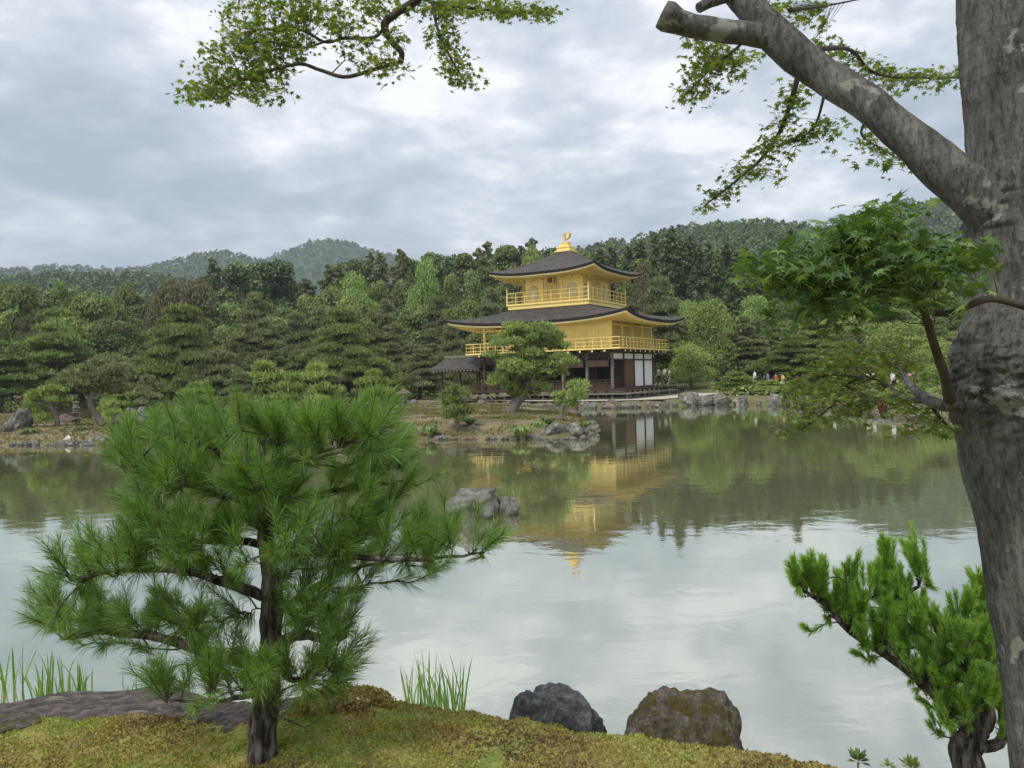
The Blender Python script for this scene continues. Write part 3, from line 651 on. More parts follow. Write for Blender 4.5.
def broad_tree(name, seed, h, wid, leaf, nl=15, n=9000, size=.19, lo=.25, top=1.0, conic=0.0):
    r = np.random.default_rng(seed); tb = MB(); cb = MB(); T = trunk_curve(h * .8, .06, r); tb.tube(T, np.linspace(h * .022 + .05, .05, len(T)), 8, wob=.15, seed=seed)
    Ls = []
    for k in range(nl):
        z = h * r.uniform(lo, .9); f = (z / h - lo) / (1 - lo); rr_ = wid / 2 * (math.sin(math.pi * (.25 + .7 * f)) ** .8) * (1 - conic * f); a = r.uniform(0, 6.3); d_ = rr_ * r.uniform(.2, .72)
        s_ = wid * r.uniform(.16, .27) * (1 - conic * f * .6); Ls.append((np.array((math.cos(a) * d_, math.sin(a) * d_, z)), s_))
    Ls.append((np.array((0, 0, h * .93 - wid * .08)), wid * .16))
    for c, s_ in Ls:
        b_ = T[int(min(1, c[2] / h * .75) * (len(T) - 1))]; tb.tube(spline([b_, (b_ + c) / 2 + (0, 0, -.03 * h), c], 5), np.linspace(h * .007 + .02, .015, 5), 5)
        m_ = int(n * s_ * s_ / sum(q[1] ** 2 for q in Ls)); d = unit(r.normal(size=(m_, 3))); k_ = d[:, 2] < -.35; d[k_, 2] *= -1
        bump = 1 + .28 * fbm(d * 2.3 + c, 3, seed)[:, None]
        P = c + d * s_ * bump * (r.uniform(.45, 1.05, (m_, 1)) ** .5) * np.array((1, 1, .72)); leafs(cb, P, size, r, d + (0, 0, .5), 1.0)
    return proto(name, tb, cb, M_bark_far, leaf)
def cedar(name, seed, h, wid, leaf, bare=.45, n=7000, size=.26):
    r = np.random.default_rng(seed); tb = MB(); cb = MB(); T = spline([(0, 0, -.3), (.1, 0, h * .5), (0, .1, h * .97)], 10); tb.tube(T, np.linspace(h * .012 + .08, .03, 10), 7, wob=.08, seed=seed)
    nb = 46
    for k in range(nb):
        f = k / nb; z = h * (bare + (1 - bare) * f); ln = wid / 2 * (1 - f) ** .7 * r.uniform(.6, 1.15) + .2; a = k * 2.4 + r.uniform(-.4, .4)
        e_ = np.array((math.cos(a) * ln, math.sin(a) * ln, z - ln * r.uniform(-.1, .3))); tb.tube([(0, 0, z), e_], [.05, .015], 4, cap=False)
        m_ = int(n / nb * (1.4 - f)); t_ = r.uniform(.15, 1.08, m_); P = np.array((0, 0, z)) + (e_ - (0, 0, z)) * t_[:, None] + r.normal(size=(m_, 3)) * np.array((.28, .28, .22)) * (ln * .3 + .3)
        leafs(cb, P, size, r, np.tile((0, 0, .6), (m_, 1)), 1.0)
    for _ in range(6):
        z = h * r.uniform(.15, bare); a = r.uniform(0, 6.3); tb.tube([(0, 0, z), (math.cos(a) * .9, math.sin(a) * .9, z + .1)], [.04, .01], 4, cap=False)
    return proto(name, tb, cb, M_bark_far, leaf)
def shrub(name, seed, leaf, h=1.0, wid=1.5, n=1500, size=.07):
    r = np.random.default_rng(seed); cb = MB(); tb = MB()
    for k in range(5): a = k * 1.3; tb.tube([(0, 0, -.1), (math.cos(a) * wid * .3, math.sin(a) * wid * .3, h * .6)], [.03, .01], 5)
    for k in range(7):
        a = r.uniform(0, 6.3); d_ = wid * r.uniform(0, .3); c = np.array((math.cos(a) * d_, math.sin(a) * d_, h * r.uniform(.35, .6))); s_ = wid * r.uniform(.2, .3)
        d = unit(r.normal(size=(n // 7, 3))); P = c + d * s_ * np.array((1, 1, .8)) * r.uniform(.6, 1.1, (n // 7, 1)); P[:, 2] = np.abs(P[:, 2]); leafs(cb, P, size, r, d, .9)
    root = empty(name); tb.build('stems', M_bark_far, root); cb.build('crown', leaf, root); return root
PR = {
    'A': (cloud_pine('tiered_pine', 1, 7, 8, 8, 1.5, M_pine), 8, 8),
    'B': (cloud_pine('tiered_pine', 2, 6, 8, 11, 1.9, M_pine, .2), 8, 11),
    'C': (cloud_pine('leaning_pine', 3, 5, 5, 5.4, 1.1, M_pine2, .22, 330), 5, 5.4),
    'D': (cloud_pine('clipped_pine', 4, 4, 3, 3.2, .62, M_light, .15, 420, 1.2), 3, 3.2),
    'E': (cloud_pine('loose_pine', 5, 9, 9, 7, 1.15, M_pine2, .1, 300), 9, 7),
    'F': (broad_tree('rounded_tree', 6, 9, 8, M_round), 9, 8),
    'G': (broad_tree('rounded_tree', 7, 10, 7, M_round, 18, 9000, .17, .2), 10, 7),
    'H': (broad_tree('bronze_tree', 8, 7, 8, M_brown, 14, 8000, .17), 7, 8),
    'I': (broad_tree('light_maple', 9, 7, 8, M_light, 20, 9000, .14, .15), 7, 8),
    'J': (cedar('tall_cedar', 10, 20, 6.5, M_dark), 20, 6.5),
    'K': (cedar('tall_cedar', 11, 22, 6, M_dark, .62, 6000, .28), 22, 6),
    'L': (broad_tree('dark_evergreen', 12, 16, 10, M_dark, 24, 12000, .26, .25), 16, 10),
    'M': (broad_tree('forest_tree', 13, 15, 8, M_round, 22, 11000, .24, .2, conic=.35), 15, 8),
    'N': (cedar('shaggy_conifer', 14, 14, 7, M_pine2, .2, 9000, .24), 14, 7),
    'S': (shrub('round_shrub', 15, M_shrub), 1.0, 1.5),
    'T': (shrub('reddish_shrub', 16, M_brown), 1.0, 1.5),
}
CATS = dict(A='pine', B='pine', C='pine', D='pine', E='pine', F='tree', G='tree', H='tree', I='tree', J='cedar', K='cedar', L='tree', M='tree', N='conifer', S='shrub', T='shrub')
used = set()
def plant(kind, x, y, h, wd, label, group=None, zbase=None, rz=None):
    root, ph, pw_ = PR[kind]
    o = root if kind not in used else copy_tree(root); used.add(kind)
    z = (gz(x, y) if zbase is None else zbase)
    o.location = (x, y, z - .05); o.rotation_euler = (0, 0, random.uniform(0, 6.28) if rz is None else rz)
    sx = wd / pw_; o.scale = (sx, sx, h / ph)
    o['label'] = label; o['category'] = CATS[kind]
    if group: o['group'] = group
    elif 'group' in o: del o['group']
    return o
def plant_px(kind, px, D, top, wpx, label, group=None, zb=None, rz=None):
    p = at(px, top, D); z0 = gz(p[0], D) if zb is None else zb
    return plant(kind, p[0], D, p[2] - z0, wpx * D / F, label, group, z0, rz)

# ------------------------------------------------------------------ islands
M_drygrass = leafmat('dry_grass', (.12, .12, .04), (.20, .17, .075), (.14, .19, .055), .2, .0, .0)
def blob_island(name, pts, top, seed, edge=1.3, n=90, cell=None):
    pts = np.array(pts); c = pts.mean(0); x0, y0 = pts.min(0) - 1; x1, y1 = pts.max(0) + 1
    def sdp(x, y):
        P = np.stack([x, y], -1); d = np.full(x.shape, 1e9); ins = np.zeros(x.shape, bool)
        for k in range(len(pts)):
            a = pts[k]; b = pts[(k + 1) % len(pts)]; ab = b - a; tt = np.clip(((P - a) @ ab) / (ab @ ab), 0, 1); q = P - a - tt[..., None] * ab
            d = np.minimum(d, np.sqrt((q ** 2).sum(-1))); cc = ((a[1] > y) != (b[1] > y)) & (x < (b[0] - a[0]) * (y - a[1]) / (b[1] - a[1] + 1e-12) + a[0]); ins ^= cc
        return np.where(ins, d, -d)
    def zf(X, Y):
        X = np.asarray(X, float); Y = np.asarray(Y, float)
        s_ = sdp(X, Y) + .25 * fbm(np.stack([X, Y, 0 * X], -1).reshape(-1, 3), 3, seed).reshape(X.shape)
        z = np.where(s_ < 0, s_ * 1.4, top * (1 - np.exp(-s_ / edge)))
        return np.maximum(z + .05 * fbm(np.stack([X * 1.5, Y * 1.5, 0 * X], -1).reshape(-1, 3), 3, seed + 5).reshape(X.shape) * (s_ > 0), -1.2)
    mb = MB(); mb.add(*grid(np.linspace(x0, x1, n), np.linspace(y0, y1, n), zf)); tag(mb.build(name, M_islet, smooth=True), kind='structure')
    r = np.random.default_rng(seed + 9); n = 60000; X = r.uniform(x0, x1, n); Y = r.uniform(y0, y1, n); s_ = sdp(X, Y); pn = fbm(np.stack([X * .8, Y * .8, 0 * X], -1), 3, seed + 7); ok = (s_ > .25) & (pn + r.uniform(-.25, .25, n) + .35 * (s_ < .8) > .02)
    X, Y = X[ok], Y[ok]; mg = MB(); tufts(mg, np.stack([X, Y, zf(X, Y)], 1), .11, r, 1.2, None, 2, .22); tag(mg.build('dry_grass', M_drygrass), kind='stuff')
    return lambda x, y: float(zf(np.array([x]), np.array([y]))[0])
isl = [onz(*p)[:2] for p in ((318, 436), (345, 440), (400, 441), (440, 440), (500, 439.5), (560, 438.5), (590, 436), (600, 431), (594, 425))] + [onz(575, 415)[:2], onz(540, 411.5)[:2], onz(470, 410.5)[:2], onz(400, 410)[:2], onz(350, 410)[:2], onz(322, 417)[:2]]
zI = blob_island('islet', isl, .62, 31)
lis = [onz(*p)[:2] for p in ((-120, 449), (-60, 448), (0, 446), (40, 445), (90, 445), (130, 443), (146, 437))] + [onz(140, 431)[:2], onz(110, 424.5)[:2], onz(60, 423.5)[:2], onz(0, 423)[:2], onz(-90, 425)[:2]]
zL = blob_island('left_islet', lis, .62, 32)

# ------------------------------------------------------------------ rocks
def rock_mesh(name, seed, mat, sub=4, rough=.35, flatten=1.0, cuts=7):
    import bmesh
    bm = bmesh.new(); bmesh.ops.create_icosphere(bm, subdivisions=sub, radius=1); V = np.array([v.co[:] for v in bm.verts]); Fc = np.array([[v.index for v in f.verts] for f in bm.faces]); bm.free()
    r = np.random.default_rng(seed)
    if sub >= 6: V = np.sign(V) * np.abs(V) ** np.array((.7, .7, .5)); V /= np.abs(V).max()
    for _ in range(cuts):   # chipped flat facets
        d = unit(r.normal(size=3) * ((1, 1, 1) if sub < 6 else (1, 1, .5))); h = r.uniform(.55, .85) if sub < 6 else r.uniform(.80, 1.05); k = V @ d; V = V - np.maximum(k - h, 0)[:, None] * d * .9
    n_ = fbm(V * 1.3 + seed, 5, seed, .55)[:, None]; V = V * (1 + rough * n_) + .03 * fbm(V * 7 + seed, 3, seed)[:, None] * V
    if sub >= 5: V = V * (1 + .06 * (1 - np.abs(fbm(V * 5 + seed * 2, 5, seed + 3, .6)))[:, None]) + .012 * V * fbm(V * 22, 3, seed)[:, None]
    if sub >= 6: V = V * (1 + .05 * (.5 - np.abs(fbm(V * 3.2 + seed, 4, seed + 9, .6)))[:, None]) + .02 * V * fbm(V * 12, 4, seed + 1, .6)[:, None]
    V[:, 2] = np.maximum(V[:, 2], -.75) * flatten; mb = MB(); mb.add(V, Fc); return mb.mesh(name, mat, sub >= 5)
RK = [rock_mesh('rock', 40 + k, M_stone if k != 2 else M_stone_brown, 3 if k < 3 else 4) for k in range(5)]
def rock(x, y, z, sx, sy, sz, label=None, group=None, me=None, rz=None, k=None, name='rock'):
    o = bpy.data.objects.new(name, me or RK[k if k is not None else random.randrange(5)]); C.objects.link(o)
    o.location = (x, y, z); o.scale = (sx, sy, sz); o.rotation_euler = (random.uniform(-.2, .2), random.uniform(-.2, .2), random.uniform(0, 6.28) if rz is None else rz)
    return tag(o, label, 'rock', group)
def rock_px(px, py, wpx, hpx, label, group=None, k=None, base=0.0, depth=.8, **kw):
    """rock whose foot shows at (px,py), wpx wide and hpx tall in the view"""
    p = onz(px, py, base); s_ = p[1] / F; rock(p[0], p[1] + wpx * s_ * .4, base + hpx * s_ * .28, wpx * s_ / 1.75, wpx * s_ / 1.75 * depth, hpx * s_ / 1.5, label, group, k=k, rz=kw.get('rz'), me=kw.get('me'))
edge = [(540, 2), (575, 2)]
for px, py, wp, hp in [(x, np.interp(x, [q[0] for q in shore_px[::-1]], [q[1] for q in shore_px[::-1]]), random.uniform(6, 16), random.uniform(4, 9)) for x in np.concatenate([np.arange(150, 470, 14.) + 0, np.arange(478, 690, 10.5), np.arange(762, 960, 11.)])]:
    rock_px(px + random.uniform(-4, 4), py + .6, wp, hp, 'grey boulder in the row edging the far shore of the pond', 'boulders edging the far shore')
for px, py, wp, hp, lb in ((692, 405.5, 24, 15, 'large grey boulder at the pond edge right of the pavilion'), (708, 405.5, 18, 11, 'pitted boulder right beside the largest boulder of the pavilion shore'), (724, 405, 20, 13, 'broad boulder on the shore below the bend of the gravel path'), (742, 405, 16, 11, 'dark boulder left of the clipped shrubs on the right shore'), (659, 407.5, 8, 6, 'small white stone at the water below the pavilion side'),
                           (610, 408.5, 18, 9, 'brown boulder in the water below the pavilion corner'), (812, 409, 16, 9, 'pale rounded boulder under the maple twigs on the right shore'), (779, 405, 22, 12, 'wide grey boulder on the right shore left of the maple twigs'), (854, 413.5, 9, 6, 'whitish stone at the water under the maple twigs')):
    rock_px(px, py, wp, hp, lb, k=2 if 'brown' in lb else random.choice((0, 1, 3, 4)))
WH = surf('white_stone', [(.3, (.45, .44, .41)), (.7, (.7, .69, .66))], 2, .8, .4); RW = rock_mesh('rock', 60, WH, 3)
for px, py, wp, hp, kk, lb in ((473, 438, 12, 14, 1, 'upright grey rock on the islet shore below the little bushy pine'), (497, 436, 17, 12, 3, 'rough grey rock left of the fern on the islet shore'), (553, 438, 34, 17, 4, 'large pale boulder on the islet shore right of the fern'), (578, 437, 26, 16, 3, 'weathered boulder at the right end of the islet'), (593, 433, 16, 13, 1, 'dark boulder behind the right tip of the islet'), (545, 417, 26, 13, 2, 'brown peaked rock behind the leaning pine on the islet'),
                               (441, 438, 12, 10, 0, 'low grey rock left of the upright rock on the islet'), (341, 441, 26, 24, 2, 'dark brown rock at the left end of the islet behind the near pine'), (372, 415, 24, 7, 2, 'flat dark rock on top of the islet'), (525, 439, 14, 8, 0, 'low rock in front of the fern on the islet'), (457, 438.5, 8, 6, 1, 'small rock between the two grey rocks of the islet'), (396, 441, 16, 9, 3, 'grey rock at the islet edge beyond the near pine')):
    rock_px(px, py, wp, hp, lb, k=kk)
for px, py, wp, hp, kk, lb in ((18, 430, 22, 24, 3, 'tall pitted grey rock on the left islet'), (5, 432, 12, 11, 1, 'dark stump like rock left of the tall rock on the left islet'), (62, 424, 18, 10, 2, 'dark rock beside the small pine on the left islet'), (118, 425, 18, 12, 3, 'grey rock behind the mossy mound of the left islet'), (94, 445, 24, 11, 4, 'pale low boulder at the water below the mossy mound'), (78, 445, 10, 5, 0, 'small flat stone left of the pale low boulder')):
    rock_px(px, py, wp, hp, lb, k=kk, base=.0 if py > 435 else .5)
rock_px(66, 444, 8, 9, 'small white stone at the waterline of the left islet', me=RW)
for x in np.arange(-10, 140, 9.): rock_px(x + random.uniform(-3, 3), 445.8 - max(0, x - 90) * .03, random.uniform(7, 13), random.uniform(3, 6), 'low stone in the row along the left islet waterline', 'stones along the left islet waterline', k=random.choice((0, 2, 4)))
for x in np.arange(405, 590, 10.): rock_px(x + random.uniform(-3, 3), 440, random.uniform(6, 11), random.uniform(3, 6), 'low stone in the row along the islet waterline', 'stones along the middle islet waterline')
for i, (x, lb) in enumerate(((128, 'left'), (140, 'middle'), (181, 'right'))): rock_px(x, 414, 10, 8, '%s one of three pale boulders on the far shore left of the near pine' % lb)
# the big rock standing in open water
RBIG = rock_mesh('rock', 47, M_stone, 5, .55, 1.0, 9)
pr = onz(474, 521); k_ = pr[1] / F
rock(pr[0], pr[1] + .4, .16, 38 * k_, 27 * k_, 27 * k_, 'large jagged grey rock standing alone in the pond', me=RBIG, rz=.4)
rock(*(onz(508, 519)[:2] + (0, .35)), .08, 12 * k_, 12 * k_, 16 * k_, 'dark small rock leaning on the right of the large pond rock', me=RK[3], rz=2.0)

# ------------------------------------------------------------------ stone lantern, pagoda, ferns, mound
p = onz(404, 408.5, .45); s_ = .016 * p[1] / 12; ln = empty('stone_lantern', (p[0], p[1], .4), label='low stone lantern with a broad cap on the shore beyond the islet', cat='lantern')
mb = MB(); mb.tube([(0, 0, 0), (0, 0, .55)], [.3, .2], 8); mb.build('base', M_stone, ln); mb = MB(); mb.box((0, 0, .8), (.5, .5, .5)); mb.build('light_box', M_stone, ln)
mb = MB(); mb.tube([(0, 0, 1.05), (0, 0, 1.12), (0, 0, 1.28), (0, 0, 1.42)], [.55, .5, .24, .06], 6); mb.build('cap', M_stone_brown, ln)
p = onz(76.5, 423, .5); pg = empty('stone_pagoda', (p[0], p[1], .45), label='slim tiered stone pagoda between the pines of the left islet', cat='pagoda')
mb = MB()
for k in range(4): mb.box((0, 0, .18 + k * .3), (.3 - .03 * k, .3 - .03 * k, .3))
mb.build('tower', M_stone, pg)
mb = MB()
for k in range(4): mb.tube([(0, 0, .3 + k * .3), (0, 0, .36 + k * .3)], [.34 - .04 * k, .2 - .03 * k], 4)
mb.build('tiers', M_stone, pg)
def fern(px, py, wd, ht, base, label, mat=M_shrub, n=110, seed=3):
    p = onz(px, py, base); s_ = p[1] / F; r = np.random.default_rng(seed); mb = MB()
    for k in range(n):
        a = r.uniform(0, 6.3); l = wd * s_ * .5 * r.uniform(.5, 1.1); h_ = ht * s_ * r.uniform(.5, 1.1); d = np.array((math.cos(a), math.sin(a), 0)); b_ = np.array((p[0], p[1], base)) + d * r.uniform(0, .3) * l; sdv = np.array((-d[1], d[0], 0)) * .05
        q = [b_, b_ + d * l * .45 + (0, 0, h_), b_ + d * l + (0, 0, h_ * .6)]
        mb.add([q[0] - sdv * .4, q[0] + sdv * .4, q[1] + sdv, q[1] - sdv, q[2]], [(0, 1, 2, 3)]); mb.add([q[1] - sdv, q[1] + sdv, q[2]], [(0, 1, 2)])
    return tag(mb.build('fern', mat), label, 'fern')
for i, (px_, py_2, w_, h_2, b_) in enumerate(((30, 436, 22, 7, .3), (84, 432, 20, 6, .4), (350, 434, 26, 8, .3), (384, 428, 22, 7, .4), (410, 436, 20, 8, .3), (470, 424, 18, 5, .5), (500, 420, 16, 5, .5), (548, 424, 18, 6, .5), (585, 428, 16, 6, .4))):
    fern(px_, py_2, w_, h_2, b_, 'low green plant growing on the bare islet ground', seed=20 + i)['group'] = 'low plants on the islets'
fern(521, 437, 30, 11, .1, 'bright green fern clump on the islet shore between two rocks')
fern(430, 437, 20, 12, .1, 'dark green fern at the islet edge left of the low grey rock', seed=4)
fern(537, 428, 20, 6, .55, 'small leafy plant on the boulder at the islet end', seed=5)
# ------------------------------------------------------------------ near-island pines
def island_z(x, y, f): return f(x, y)
def ip(px, py): p = onz(px, py, .55); return p[0], p[1]
# leaning pine: own shape
def leaning(name, base, pads, trunk, leaf, label, rads, dens=400):
    """hand placed pine: trunk through pixels at the distance of its base, pads at (px,py,rx_px,dy)"""
    r = np.random.default_rng(int(abs(base[0] * 10))); D = base[1]; k = D / F; b0 = np.array(base)
    root = empty(name, base, label=label, cat='pine')
    T = spline([at(px, py, D + dy) - b0 for px, py, dy in trunk], 14); tb = MB(); tb.tube(T, np.interp(np.linspace(0, 1, 14), np.linspace(0, 1, len(rads)), rads) * k, 9, wob=.2, seed=3)
    cb = MB()
    for px, py, rx, dy in pads:
        c = at(px, py, D + dy) - b0; rr_ = rx * k; j = np.argmin(np.linalg.norm(T - c, axis=1)); tb.tube(spline([T[j], (T[j] + c) / 2 - (0, 0, .1), c - (0, 0, .1 * rr_)], 6), np.linspace(1.3 * k, .4 * k, 6), 5)
        for sub in range(5):
            cc = c + np.array((r.uniform(-.6, .6) * rr_, r.uniform(-.9, .9) * rr_, r.uniform(-.22, .22) * rr_)); r2 = rr_ * r.uniform(.4, .62)
            n = int(dens * r2 * r2); d = unit(r.normal(size=(n, 3))); d[:, 2] = np.abs(d[:, 2]) * 1.1 - .25; P = cc + d * r2 * np.array((1, 1, .48)) * r.uniform(.55, 1.05, (n, 1)); tufts(cb, P, .20, r, .9, d, 3, .16)
    tb.build('trunk', M_bark_far, root, smooth=True); cb.build('crown', leaf, root); return root
bx, by = ip(512, 413.5)
leaning('leaning_pine', (bx, by, .45), [(532, 333, 28, 0), (512, 328, 17, .4), (545, 338, 22, .8), (500, 360, 17, .2), (545, 366, 22, .2), (515, 340, 20, .9), (525, 392, 16, .6), (498, 382, 14, -.2), (555, 345, 18, .5), (505, 347, 20, -.6), (530, 352, 28, .5), (560, 360, 18, -.5), (500, 372, 20, .4), (526, 372, 26, -.7), (552, 374, 18, .6), (508, 386, 17, -.4), (536, 386, 18, .3), (515, 360, 18, 0)],
        [(510, 414, 0), (517, 402, 0), (527, 391, 0), (533, 375, 0), (531, 355, 0), (533, 333, 0)], M_pine, 'leaning pine with a bare curved trunk on the islet before the pavilion', [6.5, 5, 4.5, 3.5, 2.5, 1])
bx, by = ip(562, 418)
leaning('young_pine', (bx, by, .45), [(572, 388, 18, 0), (560, 395, 12, .4), (578, 400, 13, -.3), (566, 404, 14, .3)], [(561, 418, 0), (562, 408, 0), (568, 395, 0), (571, 384, 0)], M_pine, 'small dark green pine right of the leaning pine on the islet', [2.4, 2, 1.5, .8])
bx, by = ip(458, 424)
leaning('bushy_pine', (bx, by, .45), [(456, 397, 15, 0), (451, 407, 14, .2), (463, 409, 14, -.2), (457, 417, 16, 0), (457, 390, 9, 0)], [(457, 426, 0), (457, 415, 0), (456, 400, 0), (456, 388, 0)], M_shrub, 'bushy little pine standing at the left of the islet near the leaning pine', [2, 1.8, 1.5, .6])
# left island trees
bx, by = ip(56, 427)
leaning('small_pine', (bx, by, .5), [(40, 396, 17, 0), (52, 391, 16, .3), (60, 400, 10, -.2), (36, 412, 14, .2), (46, 418, 12, -.3), (30, 402, 9, 0)], [(57, 428, 0), (57, 420, 0), (52, 408, 0), (51, 395, 0)], M_light, 'small light green pine with a dark trunk on the left islet', [2.6, 2.4, 1.8, .8])
bx, by = ip(101, 424.5)
leaning('twin_trunk_pine', (bx, by, .5), [(85, 373, 20, 0), (100, 362, 18, .5), (112, 372, 18, -.5), (72, 385, 14, .3), (92, 388, 18, -.3), (115, 392, 16, .5), (104, 380, 16, 0), (122, 382, 12, 0)], [(103, 425, 0), (96, 415, 0), (90, 402, 0), (94, 388, 0), (98, 366, 0)], M_pine2, 'twin trunked pine on the left islet right of the small light pine', [3.5, 3, 2.8, 2, .8])
mb = MB(); r = np.random.default_rng(9); p = onz(125, 441, 0); d = unit(r.normal(size=(5200, 3))); d[:, 2] = np.abs(d[:, 2]); leafs(mb, p + (0, .5, -.1) + d * np.array((1.15, .7, .62)) * r.uniform(.85, 1.05, (5200, 1)), .05, r, d, .9); tag(mb.build('ground_cover', leafmat('mixed_ground_cover', (.17, .12, .035), (.12, .18, .04), (.27, .17, .05), .2, 0, 0)), kind='stuff')

# ------------------------------------------------------------------ trees on the far side
T_ = plant_px
T_('A', 58, 74, 313, 88, 'broad tiered pine behind the left islet, first from the photo left edge inward')
T_('B', 176, 78, 306, 122, 'widest tiered pine on the far left shore behind the near pine top')
T_('A', -4, 70, 345, 84, 'tiered pine cut by the left edge of the photo')
T_('E', 258, 86, 296, 62, 'greyish loose pine right of the widest tiered pine')
T_('B', 338, 82, 309, 104, 'spreading pine with open branches standing midway on the far shore')
T_('D', 270, 72, 362, 58, 'low light green pine on the shore under the greyish loose pine')
T_('D', 316, 70, 364, 52, 'low flat pine on the shore under the spreading pine')
T_('D', 372, 71, 370, 44, 'clipped pine with flat green pads beside the stone lantern')
T_('C', 418, 76, 352, 58, 'grey green pine left of the fishing deck roof')
T_('C', 225, 76, 355, 66, 'grey green pine low on the shore left of the greyish loose pine')
T_('C', 140, 76, 362, 70, 'low grey green pine beneath the widest tiered pine')
T_('E', 398, 92, 325, 50, 'loose tall pine behind the grey green pine left of the deck')
T_('F', 22, 102, 281, 56, 'rounded dark tree at the left end of the tree line')
T_('G', 63, 110, 281, 26, 'narrow rounded tree rising between two rounded trees on the left')
T_('F', 95, 100, 291, 58, 'light topped rounded tree above the first tiered pine')
T_('G', 122, 110, 282, 32, 'compact rounded tree left of the bronze trees')
T_('H', 165, 108, 284, 42, 'bronze leaved tree left of the other bronze tree')
T_('H', 192, 112, 283, 46, 'bronze leaved tree right of the other bronze tree')
T_('N', 213, 128, 258, 46, 'dark ragged conifer at the left of the dark skyline clump')
T_('L', 243, 132, 260, 62, 'dark evergreen in the middle of the dark skyline clump')
T_('L', 272, 135, 258, 60, 'dark evergreen at the right of the dark skyline clump')
T_('N', 404, 130, 252, 40, 'tall tree with a bare lower trunk on the slope left of the pavilion')
T_('C', 655, 80, 286, 64, 'dense green pine just right of the pavilion upper roof')
T_('H', 644, 100, 268, 34, 'bronze tinged tree beside the right eave of the upper roof')
T_('I', 708, 78, 306, 58, 'light green maple right of the pavilion lower roof')
T_('I', 690, 72, 348, 52, 'light green maple standing low by the gravel path')
T_('E', 742, 80, 318, 56, 'loose pine right of the light green maple')
T_('B', 792, 72, 336, 88, 'broad layered pine on the right shore')
T_('B', 850, 68, 344, 84, 'broad layered pine behind the yellow green maple twigs')
T_('A', 820, 82, 316, 72, 'tiered pine behind the two broad layered pines of the right shore')
T_('I', 905, 66, 326, 76, 'light green maple behind the maple trunk knot')
T_('I', 945, 58, 344, 60, 'light green maple low at the right seen past the trunk')
T_('D', 735, 63, 372, 44, 'low clipped pine on the shore right of the gravel path')
T_('D', 767, 60, 380, 34, 'small clipped pine beside the reddish shrub')
T_('C', 770, 84, 330, 56, 'grey green pine between the loose pine and the layered pine')
T_('A', 890, 84, 300, 74, 'tiered pine high behind the shaded maple leaves')
T_('T', 752, 64, 392, 26, 'reddish shrub near the path end on the right shore')
T_('T', 786, 60, 388, 28, 'reddish shrub under the broad layered pine')
for i, (x, d_, t_, w_) in enumerate(((118, 71, 384, 40), (152, 72, 378, 46), (196, 71, 382, 44), (238, 70, 376, 50), (292, 70, 374, 44), (330, 71, 378, 40), (398, 74, 376, 34))): T_('DC'[i % 2], x, d_, t_, w_, 'low garden pine by the water behind the near pine', 'low pines by the water behind the near pine')
for x, d_, t_, w_ in ((676, 72, 388, 16), (697, 72, 389, 18), (716, 74, 386, 16), (742, 58.5, 396, 24), (762, 58, 397, 22), (810, 56, 394, 30), (835, 53, 395, 28), (860, 50, 396, 34), (890, 48, 394, 36), (925, 47, 396, 36), (430, 84, 383, 18), (412, 80, 386, 22), (392, 84, 386, 22), (350, 86, 388, 28), (296, 90, 390, 30), (206, 92, 392, 32), (150, 88, 396, 34), (245, 88, 388, 30)):
    T_('S', x, d_, t_, w_, 'round clipped shrub along the far shore', 'round shrubs along the far shore')
# tall cedars right of the pavilion
for i, (x, t_, d_) in enumerate(((655, 232, 125), (663, 240, 135), (672, 226, 122), (681, 240, 140), (690, 236, 128), (699, 246, 120), (708, 242, 138), (717, 250, 125), (726, 244, 133), (735, 252, 122), (744, 247, 140), (753, 252, 128), (762, 246, 136), (771, 250, 124), (780, 242, 138), (790, 228, 126), (801, 246, 132), (812, 252, 124), (824, 246, 138), (836, 254, 128), (848, 250, 140), (862, 256, 128), (876, 254, 138), (892, 258, 128), (910, 256, 136), (640, 240, 140), (628, 246, 138), (614, 250, 142), (600, 248, 140))):
    T_('K' if i % 3 else 'J', x, d_, t_, random.uniform(24, 32), 'tall dark cedar with a bare trunk in the stand behind the pavilion right side', 'tall cedars behind the pavilion right side')
# woods: rows of single trees
skyx = [-60, 0, 60, 100, 180, 200, 300, 330, 380, 420, 460, 500, 540, 600, 640, 1100]; skyy = [292, 288, 292, 295, 292, 288, 276, 264, 256, 250, 249, 238, 241, 246, 262, 268]
def sky_y(x): return float(np.interp(x, skyx, skyy))
for x in np.arange(-50, 650, 15.): T_(random.choice('NMLN') if x > 300 else random.choice('MFLM'), x + random.uniform(-5, 5), random.uniform(138, 155), sky_y(x) + random.uniform(-7, 9), random.uniform(36, 58), 'mixed forest tree forming the skyline of the wood left of the pavilion', 'forest trees on the skyline left of the pavilion')
for x in np.arange(-40, 640, 22.): T_(random.choice('MGFNIG'), x + random.uniform(-8, 8), random.uniform(112, 128), sky_y(x) + random.uniform(14, 30), random.uniform(34, 48), 'mixed green tree in the middle of the wooded slope left of the pavilion', 'trees in the middle of the wooded slope')
for x in np.arange(-40, 640, 24.): T_(random.choice('FEGCI'), x + random.uniform(-8, 8), random.uniform(94, 106), sky_y(x) * .4 + 192 + random.uniform(0, 16) + (6 if x < 300 else 0), random.uniform(40, 56), 'green tree low on the wooded slope behind the shore pines', 'trees low on the wooded slope')
for x in np.arange(640, 1120, 23.): T_(random.choice('GFENI'), x + random.uniform(-8, 8), random.uniform(92, 112), random.uniform(288, 306), random.uniform(40, 56), 'green tree below the dark cedars on the right bank', 'green trees below the cedars')
for x in np.arange(650, 1120, 26.): T_(random.choice('CEIBC'), x + random.uniform(-8, 8), random.uniform(78, 90), random.uniform(322, 345), random.uniform(46, 64), 'layered garden tree on the right bank behind the shore row', 'layered garden trees on the right bank')
